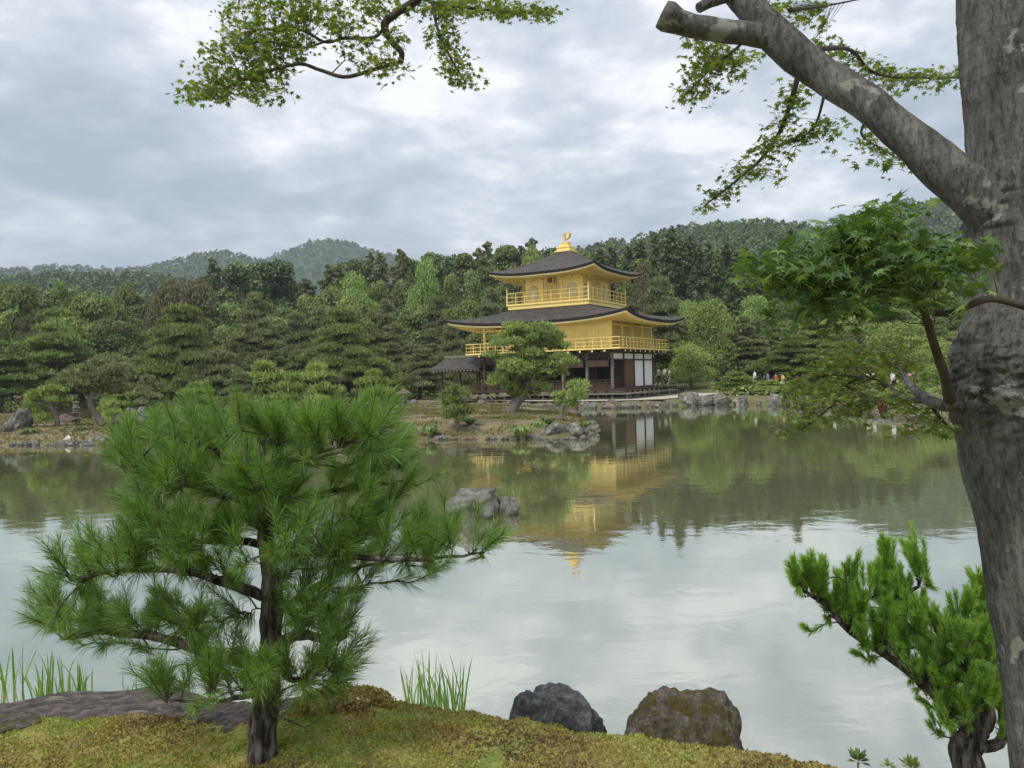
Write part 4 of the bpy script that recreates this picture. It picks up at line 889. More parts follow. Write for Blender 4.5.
for x in np.arange(-50, 440, 27.): T_(random.choice('CECF'), x + random.uniform(-8, 8), random.uniform(82, 90), random.uniform(345, 362), random.uniform(46, 60), 'garden tree on the left bank behind the shore pines', 'garden trees on the left bank')
for x in np.arange(430, 640, 22.): T_(random.choice('CEF'), x + random.uniform(-6, 6), random.uniform(84, 92), random.uniform(325, 350), random.uniform(40, 52), 'garden tree showing between the pavilion storeys from behind', 'garden trees behind the pavilion')
# ferns and low growth carpeting the wood floor
r = np.random.default_rng(77); n = 60000; X = r.uniform(-75, 60, n); Y = r.uniform(44, 112, n); s_ = sdist(X, Y); U = X - PX; W = Y - PD
uu_ = U * uu[0] + W * uu[1]; vv_ = U * vv[0] + W * vv[1]; ok = (s_ > 1.5) & ~((uu_ > -5) & (uu_ < 16) & (vv_ > -6) & (vv_ < 14)) & (fbm(np.stack([X / 3, Y / 3, 0 * X], -1), 2) > -.25)
pth = np.array([onz(660, 398, .5)[:2], onz(690, 395, .5)[:2], onz(712, 391, .5)[:2]])
for q in range(2):
    ab = pth[q + 1] - pth[q]; tt = np.clip(((X - pth[q][0]) * ab[0] + (Y - pth[q][1]) * ab[1]) / (ab @ ab), 0, 1); ok &= np.hypot(X - pth[q][0] - tt * ab[0], Y - pth[q][1] - tt * ab[1]) > 3.5
X, Y = X[ok], Y[ok]; Z = ground(X, Y); mb = MB(); leafs(mb, np.stack([X, Y, Z + r.uniform(.05, .7, len(X))], 1), .17, r, np.tile((0, 0, 1.), (len(X), 1)), .8); tag(mb.build('undergrowth', M_round), kind='stuff')

# ------------------------------------------------------------------ visitors on the far path
def person(x, y, z, h, yaw, shirt, legs, hair, label, pose=0, group='visitors on the far path'):
    k = h / 1.7; root = empty('person', (x, y, z), yaw, label=label, cat='person', group=group)
    def skin(name, V, E_, Rr, mat, parent, sub=1):
        me = bpy.data.meshes.new(name); me.from_pydata([tuple(np.array(v) * k) for v in V], E_, []); o = bpy.data.objects.new(name, me); C.objects.link(o)
        md = o.modifiers.new('skin', 'SKIN'); 
        for i, q in enumerate(Rr): me.skin_vertices[0].data[i].radius = (q * k, q * k)
        me.skin_vertices[0].data[0].use_root = True; md.use_smooth_shade = True; sb = o.modifiers.new('sub', 'SUBSURF'); sb.levels = sub; sb.render_levels = sub
        me.materials.append(mat); o.parent = parent; return o
    st = .10 + .09 * pose
    V = [(0, 0, .92), (0, 0, 1.1), (0, 0, 1.3), (0, 0, 1.44), (0, .01, 1.52), (0, .02, 1.62), (0, .015, 1.7),
         (.09, 0, .88), (.1, .02 + st * .5, .48), (.1, -st * .6, .07), (.1, -st * .6 + .15, .03),
         (-.09, 0, .88), (-.1, .02, .48), (-.1, st, .07), (-.1, st + .15, .03),
         (.19, 0, 1.4), (.24, -.04 * (1 + pose), 1.13), (.25, .04, .88), (.25, .06, .8),
         (-.19, 0, 1.4), (-.24, .03, 1.13), (-.25, .10 * (1 + pose), .9), (-.25, .12 * (1 + pose), .82)]
    E_ = [(0, 1), (1, 2), (2, 3), (3, 4), (4, 5), (5, 6), (0, 7), (7, 8), (8, 9), (9, 10), (0, 11), (11, 12), (12, 13), (13, 14), (3, 15), (15, 16), (16, 17), (17, 18), (3, 19), (19, 20), (20, 21), (21, 22)]
    Rr = [.13, .12, .14, .1, .055, .085, .07, .085, .06, .04, .035, .085, .06, .04, .035, .055, .042, .03, .03, .055, .042, .03, .03]
    for b_, sgn in ((18, 1), (22, -1)):
        c = np.array(V[b_])
        for f in range(5):
            o_ = c + ((f - 2) * .014 if f < 4 else .0, (f - 1.5) * .016, -.05 - .02 * (f in (1, 2))) if f < 4 else c + (0, .05, -.03)
            V.append(tuple(o_)); E_.append((b_, len(V) - 1)); Rr.append(.009)
            V.append(tuple(np.array(o_) + (0, .012, -.03))); E_.append((len(V) - 2, len(V) - 1)); Rr.append(.008)
    skin('body', V, E_, Rr, M_skin, root)
    skin('shirt', [V[i] for i in (0, 1, 2, 3, 15, 16, 19, 20)], [(0, 1), (1, 2), (2, 3), (3, 4), (4, 5), (3, 6), (6, 7)], [.15, .14, .16, .115, .07, .06, .07, .06], shirt, root)
    skin('trousers', [(0, 0, .95)] + [V[i] for i in (7, 8, 9, 11, 12, 13)], [(0, 1), (1, 2), (2, 3), (0, 4), (4, 5), (5, 6)], [.15, .105, .08, .06, .105, .08, .06], legs, root)
    hb = MB(); hb.ell((0, -.02 * k, 1.66 * k), (.105 * k, .115 * k, .12 * k), 12, 8, ns=.1, seed=2); hb.build('hair', hair, root, smooth=True)
    return root
M_skin = surf('skin', [(.3, (.45, .28, .2)), (.7, (.52, .33, .24))], 5, .6, 0)
def cloth(n, c): return surf(n, [(.3, tuple(x * .85 for x in c)), (.7, c)], 6, .85, .2)
c_w, c_r, c_b, c_k, c_y, c_p, c_g = cloth('white_cloth', (.75, .75, .74)), cloth('red_cloth', (.55, .10, .06)), cloth('blue_cloth', (.12, .2, .4)), cloth('dark_cloth', (.04, .04, .05)), cloth('yellow_cloth', (.6, .5, .15)), cloth('pink_cloth', (.6, .3, .3)), cloth('grey_cloth', (.3, .31, .33))
hairM = surf('black_hair', [(.3, (.015, .012, .01)), (.7, (.035, .025, .02))], 8, .6, .2)
for px, D, sh, lg, yaw, ps, lb in ((659, 76, c_g, c_k, 1.2, 1, 'person in a grey shirt beside the pavilion corner'), (665, 77, c_w, c_k, 2.0, 0, 'person in a white shirt right of the pavilion corner'), (670, 76, c_w, c_g, 1.4, 1, 'person in white with grey trousers beside the first shrubs'),
                                   (755, 68, c_w, c_b, 1.5, 1, 'person in white walking behind the reddish shrub'), (768, 66, c_b, c_k, 1.6, 0, 'person in a blue shirt behind the small clipped pine'), (776, 64, c_r, c_k, 1.5, 1, 'person in a red shirt near the broad layered pine'), (783, 64, c_y, c_w, 1.7, 1, 'person in a yellow shirt right of the red shirt'),
                                   (822, 57, c_r, c_k, 1.5, 1, 'person in red under the yellow green maple twigs'), (834, 57, c_w, c_b, 4.6, 1, 'person in white right of the person in red under the twigs'), (868, 53, c_w, c_w, 1.5, 0, 'person all in white near the water on the right bank'), (874, 53, c_w, c_g, 4.7, 1, 'person in white beside the one all in white'), (893, 51, c_w, c_k, 1.5, 1, 'person in white with dark trousers on the right bank'), (910, 50, c_p, c_k, 1.5, 1, 'person in pink left of the maple trunk')):
    p = at(px, 385, D); person(p[0], D, gz(p[0], D) + .02, random.uniform(1.6, 1.75), yaw, sh, lg, hairM, lb, ps)

# ------------------------------------------------------------------ near bank with moss
EX = [-16, -6, -3, -2.2, -1.4, -.85, -.5, -.15, .45, 1.0, 1.4, 1.75, 2.2, 3.0, 5, 12]
EY = [5.5, 4.4, 4.1, 4.05, 3.95, 3.8, 3.72, 3.62, 3.45, 3.33, 3.2, 3.0, 2.95, 3.0, 3.4, 5]
TZ = [.7, .7, .70, .70, .72, .85, .84, .825, .81, .78, .74, .68, .5, .5, .5, .5]
def bank(X, Y):
    E_ = np.interp(X, EX, EY); t_ = np.interp(X, EX, TZ); s_ = E_ - Y
    P = np.stack([X, Y, 0 * X], -1).reshape(-1, 3)
    s_ = s_ + .05 * fbm(P * 2.2, 3, 51).reshape(X.shape)
    z = np.where(s_ > 0, t_ - .05 * np.exp(-s_ / .25) - np.clip(s_ - .8, 0, 3) * .02, t_ - .05 + s_ * 1.6)
    low = .08 - np.maximum(0, Y - 4.25) * 2; sel = np.clip((X - 1.7) / .5, 0, 1); z = np.where(s_ < 0, np.maximum(z, low * sel + z * (1 - sel)), z)
    z = z + (.022 * fbm(P * 4, 3, 52) + .014 * fbm(P * 17, 3, 53) + .006 * fbm(P * 60, 2, 54)).reshape(X.shape) * np.clip(s_ * 6 + 1, 0.2, 1)
    return np.maximum(z, -1)
bx_ = axis([(-16, -3.4, 40), (-3.4, 2.6, 520), (2.6, 12, 40)]); by_ = axis([(-8, 2.6, 40), (2.6, 4.7, 190), (4.7, 7.5, 40)])
m, t, N, L, B = newmat('moss')
n_a = tnoise(N, L, 2.3, 8, .65); n_b = tnoise(N, L, 60, 4, .7)
ca = ramp(N, L, n_a, [(.36, (.20, .14, .06)), (.46, (.27, .23, .08)), (.55, (.31, .31, .09)), (.66, (.20, .27, .07))])
cb_ = ramp(N, L, n_b, [(.35, (.35, .3, .22)), (.6, (1, 1, 1))])  # dips of the bump darkened: crevice shade put into the moss colour
mm = N.new('ShaderNodeMixRGB'); mm.blend_type = 'MULTIPLY'; mm.inputs[0].default_value = .8; L.new(ca, mm.inputs[1]); L.new(cb_, mm.inputs[2]); L.new(mm.outputs[0], B.inputs['Base Color'])
B.inputs['Roughness'].default_value = 1; B.inputs['Specular IOR Level'].default_value = .1
bp = N.new('ShaderNodeBump'); bp.inputs['Strength'].default_value = .9; bp.inputs['Distance'].default_value = .012; L.new(n_b, bp.inputs['Height']); L.new(bp.outputs[0], B.inputs['Normal'])
M_moss = m
mb = MB(); mb.add(*grid(bx_, by_, bank)); tag(mb.build('mossy_bank', M_moss, smooth=True), kind='structure')
def bz(x, y): return float(bank(np.array([x]), np.array([y]))[0])
# moss sprigs
r = np.random.default_rng(5); n = 150000; X = r.uniform(-3.2, 2.3, n); Y = r.uniform(2.85, 4.55, n); E_ = np.interp(X, EX, EY); dn = fbm(np.stack([X * 9, Y * 9, 0 * X], -1), 3, 8)
ok = (Y < E_ + .12) & (dn > -.28 + r.uniform(-.2, .2, n)); X, Y = X[ok], Y[ok]; Z = bank(X, Y); n = len(X); P = np.stack([X, Y, Z], 1)
tone = fbm(np.stack([X * 1.7, Y * 2.3, 0 * X], -1), 4, 9) + r.uniform(-.18, .18, n)
d = unit(r.normal(size=(n, 3)) * .7 + (0, 0, 1)); sdv = unit(np.cross(d, r.normal(size=(n, 3)))); h_ = r.uniform(.006, .016, (n, 1))
V = np.stack([P - sdv * h_ * .42, P + sdv * h_ * .42, P + d * h_], 1)
m1 = leafmat('green_moss_sprigs', (.15, .21, .045), (.29, .35, .08), (.46, .48, .16), .3, 0, 0, .9, .1); m2 = leafmat('golden_moss_sprigs', (.21, .155, .055), (.36, .29, .10), (.52, .44, .19), .3, 0, 0, .9, .1); m3 = leafmat('brown_moss_sprigs', (.08, .06, .03), (.17, .125, .06), (.26, .19, .09), .2, 0, 0, .9, .1)
mb = MB()
for q, sel in enumerate((tone > -.02, (tone <= -.02) & (tone > -.24), tone <= -.24)):
    v = V[sel].reshape(-1, 3)
    if len(v): mb.add(v, np.arange(len(v) // 3)[:, None] * 3 + np.arange(3), q)
tag(mb.build('moss', [m1, m2, m3]), kind='stuff')

# ------------------------------------------------------------------ near rocks
def rockmat(name, base, patch, lichen, moss, mossamt, sc=5):
    m, t, N, L, B = newmat(name)
    c = ramp(N, L, tnoise(N, L, sc, 10, .7), base)
    k = ramp(N, L, tnoise(N, L, sc * .8, 7, .65, dist=.5), [(patch[0], (0, 0, 0)), (patch[0] + .05, (1, 1, 1))])
    a = N.new('ShaderNodeMixRGB'); L.new(k, a.inputs[0]); L.new(c, a.inputs[1]); a.inputs[2].default_value = (*lichen, 1)
    k2 = ramp(N, L, tnoise(N, L, 2.1, 9, .75), [(mossamt, (0, 0, 0)), (mossamt + .07, (1, 1, 1))])
    mc = ramp(N, L, tnoise(N, L, 30, 4, .7), [(.35, tuple(x * .35 for x in moss)), (.65, moss)])
    b = N.new('ShaderNodeMixRGB'); L.new(k2, b.inputs[0]); L.new(a.outputs[0], b.inputs[1]); L.new(mc, b.inputs[2]); L.new(b.outputs[0], B.inputs['Base Color'])
    B.inputs['Roughness'].default_value = .75; B.inputs['Specular IOR Level'].default_value = .35
    bp = N.new('ShaderNodeBump'); bp.inputs['Strength'].default_value = 1; bp.inputs['Distance'].default_value = .09; L.new(tnoise(N, L, sc * 1.8, 12, .78), bp.inputs['Height']); L.new(bp.outputs[0], B.inputs['Normal'])
    return m
MR1 = rockmat('blue_grey_rock', [(.3, (.035, .037, .04)), (.48, (.13, .137, .145)), (.66, (.34, .35, .35))], (.63,), (.40, .40, .38), (.20, .15, .03), .56, 6)
MR2 = rockmat('mossy_brown_rock', [(.3, (.05, .04, .033)), (.48, (.17, .14, .115)), (.66, (.38, .33, .28))], (.63,), (.42, .36, .29), (.20, .16, .035), .49, 5)
MR3 = rockmat('dark_violet_rock', [(.35, (.05, .04, .036)), (.5, (.17, .135, .125)), (.64, (.36, .30, .27))], (.60,), (.40, .35, .30), (.17, .14, .035), .62, 8)
def near_rock(name, seed, mat, loc, sc, rz, label, rough=.3, cuts=10, sub=6, rx=0.0):
    o = rock(*loc, *sc, label, me=rock_mesh(name, seed, mat, sub, rough, 1, cuts), rz=rz); o.rotation_euler[0] = rx; o.rotation_euler[1] = 0; return o
def px_rock(seed, mat, x0, x1, ytop, D, zbot, dep, rz, label, **k):
    a = at((x0 + x1) / 2, ytop, D); wd = (x1 - x0) / F * D; h = a[2] - zbot
    return near_rock('rock', seed, mat, (a[0], D, zbot + h * .40), (wd / 1.95, dep, h * .56), rz, label, **k)
px_rock(71, MR1, 508, 608, 694, 4.3, .0, .30, .3, 'blue grey rock at the water edge, left of the mossy brown rock')
px_rock(78, MR2, 623, 731, 694, 4.1, .0, .30, 1.2, 'brown rock with moss on its top standing right of the blue grey rock')
px_rock(73, MR3, -60, 240, 722, 3.98, .45, .36, .1, 'large flat violet brown rock lying in the moss at the left', rough=.6, cuts=9)
px_rock(74, MR3, 195, 335, 706, 3.95, .5, .22, .4, 'lower weathered rock in the moss behind the pine trunk', rough=.45)
px_rock(75, MR2, -70, 40, 728, 3.85, .55, .16, .9, 'brownish stone cut by the left edge in front of the flat violet rock', rough=.3)
# dry moss hump
r = np.random.default_rng(6); p = np.array((-.86, 3.75, .80)); d = unit(r.normal(size=(3500, 3))); d[:, 2] = np.abs(d[:, 2]); mb = MB(); leafs(mb, p + d * np.array((.24, .14, .085)) * r.uniform(.75, 1.08, (3500, 1)), .010, r, d, .9); tag(mb.build('dry_moss', m2), kind='stuff')

# ------------------------------------------------------------------ reeds, small plants
def reeds(name, px0, px1, pyb, pyt, n, label, seed, lean=.06):
    r = np.random.default_rng(seed); mb = MB(); c = onz((px0 + px1) / 2, pyb); D = c[1]; k = D / F; H_ = (pyb - pyt) * k
    for i in range(n):
        x = c[0] + r.uniform(-.5, .5) * (px1 - px0) * k; y = D + r.uniform(-.18, .18); h = H_ * r.uniform(.45, 1.0); lx, ly = r.normal(size=2) * lean; wd = r.uniform(.006, .012); a = r.uniform(0, 3.14); s_ = np.array((math.cos(a), math.sin(a), 0)) * wd
        bend = r.uniform(0, .35) if r.random() < .25 else r.uniform(0, .05)
        pts = [np.array((x + lx * f * h * 2 + bend * h * f ** 3 * np.sign(lx), y + ly * f * h * 2, -.05 + h * f * (1 - .25 * bend * f * f))) for f in np.linspace(0, 1, 6)]; V = []
        for j, q in enumerate(pts[:-1]): V += [q - s_ * (1 - .12 * j), q + s_ * (1 - .12 * j)]
        V.append(pts[-1]); mb.add(V, [(2 * j, 2 * j + 1, 2 * j + 3, 2 * j + 2) for j in range(4)]); mb.add(V[-3:], [(0, 1, 2)])
    o = mb.build(name, M_reed); return tag(o, label, 'reeds')
reeds('reed_clump', 412, 468, 716, 636, 60, 'clump of upright green reeds in the water right of the near pine', 1)
reeds('reed_clump', 36, 86, 700, 642, 60, 'dense reed clump behind the flat violet rock', 2, .03)
reeds('reed_clump', 4, 24, 684, 632, 16, 'thin reed clump at the left edge of the water', 3)
reeds('reed_clump', 402, 414, 706, 650, 8, 'few slender reeds just left of the upright reed clump', 4)
reeds('reed_clump', 112, 150, 702, 662, 16, 'sparse reeds half hidden by the lower needles of the near pine', 5)
def sprout(px, py, D, sz, label, seed, n=34, mat=None, nm='plant'):
    r = np.random.default_rng(seed); p = at(px, py, D); mb = MB()
    for i in range(n):
        a = r.uniform(0, 6.3); el = r.uniform(.1, 1.3); d = np.array((math.cos(a) * math.cos(el), math.sin(a) * math.cos(el), math.sin(el))); s_ = unit(np.cross(d, (0, 0, 1.))) ; l = sz * r.uniform(.4, 1); b_ = p + d * l * .25
        mb.add([b_, b_ + d * l * .35 + s_ * l * .13, b_ + d * l * .75 - (0, 0, l * .06), b_ + d * l * .35 - s_ * l * .13], [(0, 1, 2, 3)])
    mb.tube([p + (0, 0, -.15), p], .004, 5); return tag(mb.build(nm, mat or M_shrub), label, 'plant')
sprout(858, 762, 3.35, .075, 'small leafy plant at the end of the mossy bank', 1, 60)
sprout(912, 770, 3.9, .10, 'pale grassy sprout at the bottom edge beside the young pine', 2, 50, M_light)
sprout(888, 768, 3.7, .06, 'tiny sprout between the leafy plant and the young pine', 3, 24, M_light)

# ------------------------------------------------------------------ needle pines close to the camera
def needles(mb, base, tip, n, ln, r, wd=.0011, spread=.75, start=.15, droop=.10):
    """pairs of needles along a shoot"""
    ax = tip - base; L_ = np.linalg.norm(ax); ax /= L_; f = r.uniform(start, 1.0, n)[:, None]; P = base + (tip - base) * f
    a = unit(np.cross(r.normal(size=(n, 3)), ax)); sp = spread * (1.15 - .55 * f) * r.uniform(.6, 1.25, (n, 1)); d = unit(ax * np.cos(sp) + a * np.sin(sp))
    l = ln * r.uniform(.7, 1.1, (n, 1)); mid = P + d * l * .55; end = P + d * l + np.array((0, 0, -droop)) * l; s_ = unit(np.cross(d, r.normal(size=(n, 3)))) * wd
    V = np.stack([P - s_ * .6, P + s_ * .6, mid + s_, end, mid - s_], 1).reshape(-1, 3); i = np.arange(n)[:, None] * 5
    mb.add(V, i + np.array((0, 1, 2, 4))); 
    k = len(mb.F) - 1; mb.F.append(i + np.array((4, 2, 3)) + (mb.n - len(V))); mb.M.append(np.zeros(n, int))
def shoot_pine(name, label, D, trunk, rads, limbs, zones, ln, leaf, seed, per=120, sl=(.13, .22), upb=.6, wd=.0011, depth=.6, spread=.75, mult=1.0, along=10):
    """trunk / limbs: [(px,py,dy)...]; zones: (px,py,rx,ry,n,dy) regions where shoots end; every shoot hangs on the nearest wood"""
    r = np.random.default_rng(seed); base = at(trunk[0][0], trunk[0][1], D); root = empty(name, tuple(base), label=label, cat='pine')
    T = spline([at(x, y, D + dy) - base for x, y, dy in trunk], 160); tb = MB()
    tb.tube(T, np.interp(np.linspace(0, 1, 160), np.linspace(0, 1, len(rads)), rads) * D / F, 40, wob=.32, seed=seed); Vt = tb.V[0]; Tc = np.repeat(T, 40, 0)[:len(Vt)]; tb.V[0] = Tc + (Vt - Tc) * (1 + .16 * np.sign(fbm(Vt * (34, 34, 9), 3, seed)) * np.abs(fbm(Vt * (34, 34, 9), 3, seed))[:, None].T[0] ** .5)[:, None]; tb.build('trunk', M_bark_pine, root, smooth=True)
    wood = [T]
    for lb in limbs:
        Pm = spline([at(x, y, D + dy) - base for x, y, dy in lb[0]], 18); Pm += .012 * np.stack([fbm(np.stack([np.arange(18) * .6, np.zeros(18) + k * 7, np.zeros(18) + seed], 1), 2, seed) for k in range(3)], 1)
        Pm[0] = T[np.argmin(np.linalg.norm(T - Pm[0], axis=1))] if lb[2] else Pm[0]
        b_ = MB(); b_.tube(Pm, np.linspace(lb[1], max(.9, lb[1] * .25), 18) * D / F, 9, wob=.3, seed=seed + 3); b_.build('branch', M_bark_pine, root, smooth=True); wood.append(Pm)
    wood_l = list(wood); wood = np.concatenate(wood); nb = MB(); tw = MB(); tips = []
    for zx, zy, rx, ry, n, dy in zones:
        for _ in range(int(round(n * mult))):
            a = r.uniform(0, 6.3); q = math.sqrt(r.uniform(0, 1)); tips.append(at(zx + math.cos(a) * q * rx, zy + math.sin(a) * q * ry, D + dy + r.uniform(-1, 1) * depth * (1 if rx > 20 else .5)) - base)
    for Pm in wood_l[1:]:
        for _ in range(along):
            q = Pm[r.integers(5, len(Pm))]; tips.append(q + np.array((r.uniform(-.06, .06), r.uniform(-.16, .16), r.uniform(.03, .13))))
    tips = np.array(tips)
    order = np.argsort([np.min(np.linalg.norm(wood - p, axis=1)) for p in tips])
    W = list(wood)
    for i in order:
        p = tips[i]; Wa = np.array(W); dd = np.linalg.norm(Wa - p, axis=1) + np.maximum(0, Wa[:, 2] - p[2]) * 1.2; j = int(np.argmin(dd)); b_ = Wa[j]; v = p - b_; dist = np.linalg.norm(v)
        out_ = unit(p - np.array((T[len(T) // 2][0], T[len(T) // 2][1], p[2]))); s_len = r.uniform(*sl); d = unit(unit(v) * .55 + out_ * .35 + np.array((0, 0, upb)) + r.normal(size=3) * .22)
        sb = p - d * s_len * .85; tp = p + d * s_len * .15
        if dist < s_len * 1.4: sb = b_ + v * .12; tp = sb + d * s_len
        sb[2] = max(sb[2], min(b_[2], p[2]) - .012)
        path = spline([b_, b_ + (sb - b_) * .55 + r.normal(size=3) * .01 + d * .01, sb + r.normal(size=3) * .004, tp], 9)
        tw.tube(path, np.linspace(min(.006, .0025 + dist * .008), .0016, 9), 5, cap=False)
        W += [path[2], path[4]]
        needles(nb, sb, tp, int(per * r.uniform(.7, 1.2)), ln, r, wd, spread)
        if dist > .12: needles(nb, path[2], sb, int(per * .45), ln, r, wd, spread)
    tw.build('twigs', M_bark_pine, root, smooth=True); nb.build('needles', leaf, root); return root
shoot_pine('pine_tree', 'young dark green pine with long needles standing on the mossy bank', 3.3,
    [(263, 800, 0), (262, 765, 0), (263, 735, 0), (266, 690, .0), (271, 640, .02), (272, 590, .02), (267, 545, 0), (262, 505, 0), (258, 475, 0), (262, 448, .02), (258, 424, .0)], [18, 15.5, 14, 12.5, 11, 9.5, 7.5, 6, 4.5, 3, 1.5],
    [([(266, 668, 0), (225, 656, .05), (170, 640, .1), (110, 632, .1), (60, 638, .05)], 8, 1), ([(270, 600, 0), (235, 585, -.1), (190, 572, -.2), (120, 570, -.25), (70, 580, -.3)], 6, 1),
     ([(266, 545, 0), (220, 540, .2), (170, 545, .35), (120, 548, .4)], 5, 1), ([(262, 510, 0), (215, 490, -.1), (165, 480, -.2), (125, 470, -.2)], 4.5, 1),
     ([(272, 650, 0), (300, 634, -.1), (325, 640, -.12), (346, 636, -.15)], 7, 1), ([(272, 620, 0), (310, 590, .2), (350, 570, .3), (400, 560, .35)], 5, 1),
     ([(268, 560, 0), (320, 552, -.2), (390, 560, -.3), (440, 558, -.35), (480, 552, -.35)], 3.8, 1), ([(263, 510, 0), (310, 495, .15), (360, 488, .2), (400, 480, .25)], 4.5, 1),
     ([(258, 470, 0), (300, 458, -.2), (340, 446, -.25), (372, 438, -.3)], 4, 1), ([(258, 465, 0), (215, 452, .1), (180, 440, .1)], 4, 1), ([(270, 660, 0), (262, 690, -.3), (225, 700, -.4), (170, 700, -.45)], 4, 1), ([(270, 665, 0), (300, 680, -.2), (330, 670, -.25)], 4, 1)],
    [(262, 434, 95, 24, 26, 0), (170, 432, 22, 18, 6, .05), (340, 430, 50, 22, 14, 0), (290, 455, 120, 30, 36, 0), (150, 455, 40, 25, 9, 0), (395, 445, 36, 20, 9, .1), (415, 478, 20, 14, 3, -.1), (455, 552, 34, 10, 6, -.2), (490, 552, 12, 6, 2, -.3),
     (240, 510, 110, 30, 38, 0), (370, 522, 60, 20, 15, 0), (120, 505, 30, 20, 5, 0), (100, 560, 42, 22, 12, -.2), (190, 570, 75, 28, 28, -.1), (340, 570, 75, 22, 22, .1), (420, 570, 32, 14, 7, 0),
     (265, 545, 70, 34, 22, -.25), (190, 530, 60, 26, 14, 0), (330, 500, 80, 26, 18, 0), (230, 480, 90, 22, 16, -.1), (300, 600, 50, 26, 10, .1), (65, 620, 38, 24, 13, 0), (130, 625, 50, 26, 18, 0), (200, 635, 45, 28, 16, 0), (52, 600, 20, 12, 3, 0), (310, 625, 36, 30, 10, 0), (335, 655, 28, 22, 8, 0), (275, 668, 30, 16, 9, -.3), (215, 680, 40, 22, 8, -.3), (330, 688, 26, 18, 7, -.1), (300, 710, 26, 16, 6, 0), (170, 700, 34, 18, 4, -.4)],
    .088, M_needle, 21, per=125, depth=.40, wd=.00095, mult=1.5, sl=(.09, .20), upb=.75, spread=.74, along=10)
shoot_pine('young_pine', 'bright green young pine with upright shoots leaning over the water at the lower right', 4.0,
    [(972, 805, 0), (970, 775, 0), (966, 752, 0), (974, 735, 0), (985, 715, 0), (975, 680, 0), (950, 650, 0)], [17, 15, 14, 13, 10, 7, 4],
    [([(972, 740, 0), (940, 700, -.1), (900, 665, -.15), (860, 640, -.2), (825, 605, -.25), (800, 590, -.25)], 6, 1), ([(968, 752, 0), (1000, 742, 0), (1004, 720, .05), (990, 690, .1)], 7, 1), ([(950, 690, 0), (920, 640, .1), (890, 600, .1)], 4, 0), ([(975, 690, 0), (985, 640, .1), (985, 600, .1)], 4, 1), ([(890, 600, .1), (915, 590, .1), (925, 570, .1)], 2.5, 0)],
    [(800, 590, 12, 16, 6, -.2), (825, 590, 20, 20, 14, -.2), (855, 600, 26, 24, 22, -.1), (885, 590, 20, 24, 16, 0), (890, 566, 12, 12, 5, 0), (922, 575, 8, 12, 4, .1), (905, 620, 34, 26, 26, 0), (880, 650, 26, 18, 14, -.1), (935, 650, 32, 36, 34, 0), (975, 620, 20, 28, 14, 0), (965, 600, 8, 16, 4, .1), (980, 665, 28, 36, 34, 0), (960, 700, 36, 26, 26, 0), (925, 690, 20, 20, 10, -.1), (990, 715, 18, 18, 12, 0), (955, 725, 26, 12, 14, .1), (940, 690, 24, 20, 12, .15), (975, 640, 22, 30, 12, .1), (815, 625, 18, 10, 3, -.2)],
    .056, M_needle2, 22, along=14, per=190, sl=(.08, .17), upb=1.9, depth=.35, wd=.0012, spread=.58, mult=2.3)

# ------------------------------------------------------------------ the big maple
def bark():
    m, t, N, L, B = newmat('maple_bark')
    c = ramp(N, L, tnoise(N, L, 9, 12, .7, 'Object', (1, 1, .45)), [(.3, (.07, .068, .063)), (.45, (.16, .157, .146)), (.58, (.25, .245, .23)), (.72, (.38, .372, .355))])
    c2 = ramp(N, L, tnoise(N, L, 75, 8, .75, 'Object', (1, 1, .28)), [(.40, (.30, .29, .28)), (.54, (1, 1, 1))])  # bark grain, with shade of the cracks put into its dark tone
    a = N.new('ShaderNodeMixRGB'); a.blend_type = 'MULTIPLY'; a.inputs[0].default_value = .8; L.new(c, a.inputs[1]); L.new(c2, a.inputs[2])
    k = ramp(N, L, tnoise(N, L, 6.5, 9, .62, 'Object', dist=.3), [(.61, (0, 0, 0)), (.635, (.8, .8, .8))])
    k0 = ramp(N, L, tnoise(N, L, 38, 3, .6), [(.66, (0, 0, 0)), (.70, (.6, .6, .6))]); a0 = N.new('ShaderNodeMixRGB'); L.new(k0, a0.inputs[0]); L.new(a.outputs[0], a0.inputs[1]); a0.inputs[2].default_value = (.36, .36, .32, 1); a = a0
    b = N.new('ShaderNodeMixRGB'); L.new(k, b.inputs[0]); L.new(a.outputs[0], b.inputs[1]); b.inputs[2].default_value = (.46, .46, .42, 1); L.new(b.outputs[0], B.inputs['Base Color'])
    B.inputs['Roughness'].default_value = .9; B.inputs['Specular IOR Level'].default_value = .2
    b1 = N.new('ShaderNodeBump'); b1.inputs['Strength'].default_value = 1; b1.inputs['Distance'].default_value = .03; L.new(tnoise(N, L, 40, 8, .75, 'Object', (1, 1, .3)), b1.inputs['Height'])
    b2 = N.new('ShaderNodeBump'); b2.inputs['Strength'].default_value = .4; b2.inputs['Distance'].default_value = .01; L.new(tnoise(N, L, 14, 4, .6, 'Object', (.5, .5, 4), 1.0), b2.inputs['Height']); L.new(b1.outputs[0], b2.inputs['Normal']); L.new(b2.outputs[0], B.inputs['Normal'])
    return m
M_bark = bark(); M_twig = surf('maple_twig_bark', [(.3, (.03, .024, .02)), (.7, (.085, .07, .055))], 20, .85, .3)
MD = 2.0
tree = empty('maple_tree', (at(1085, 768, MD)[0], MD, .5), label='large maple with lichen spotted grey bark at the right edge, boughs over the pond', cat='tree')
O_ = np.array(tree.location)
SH = 8
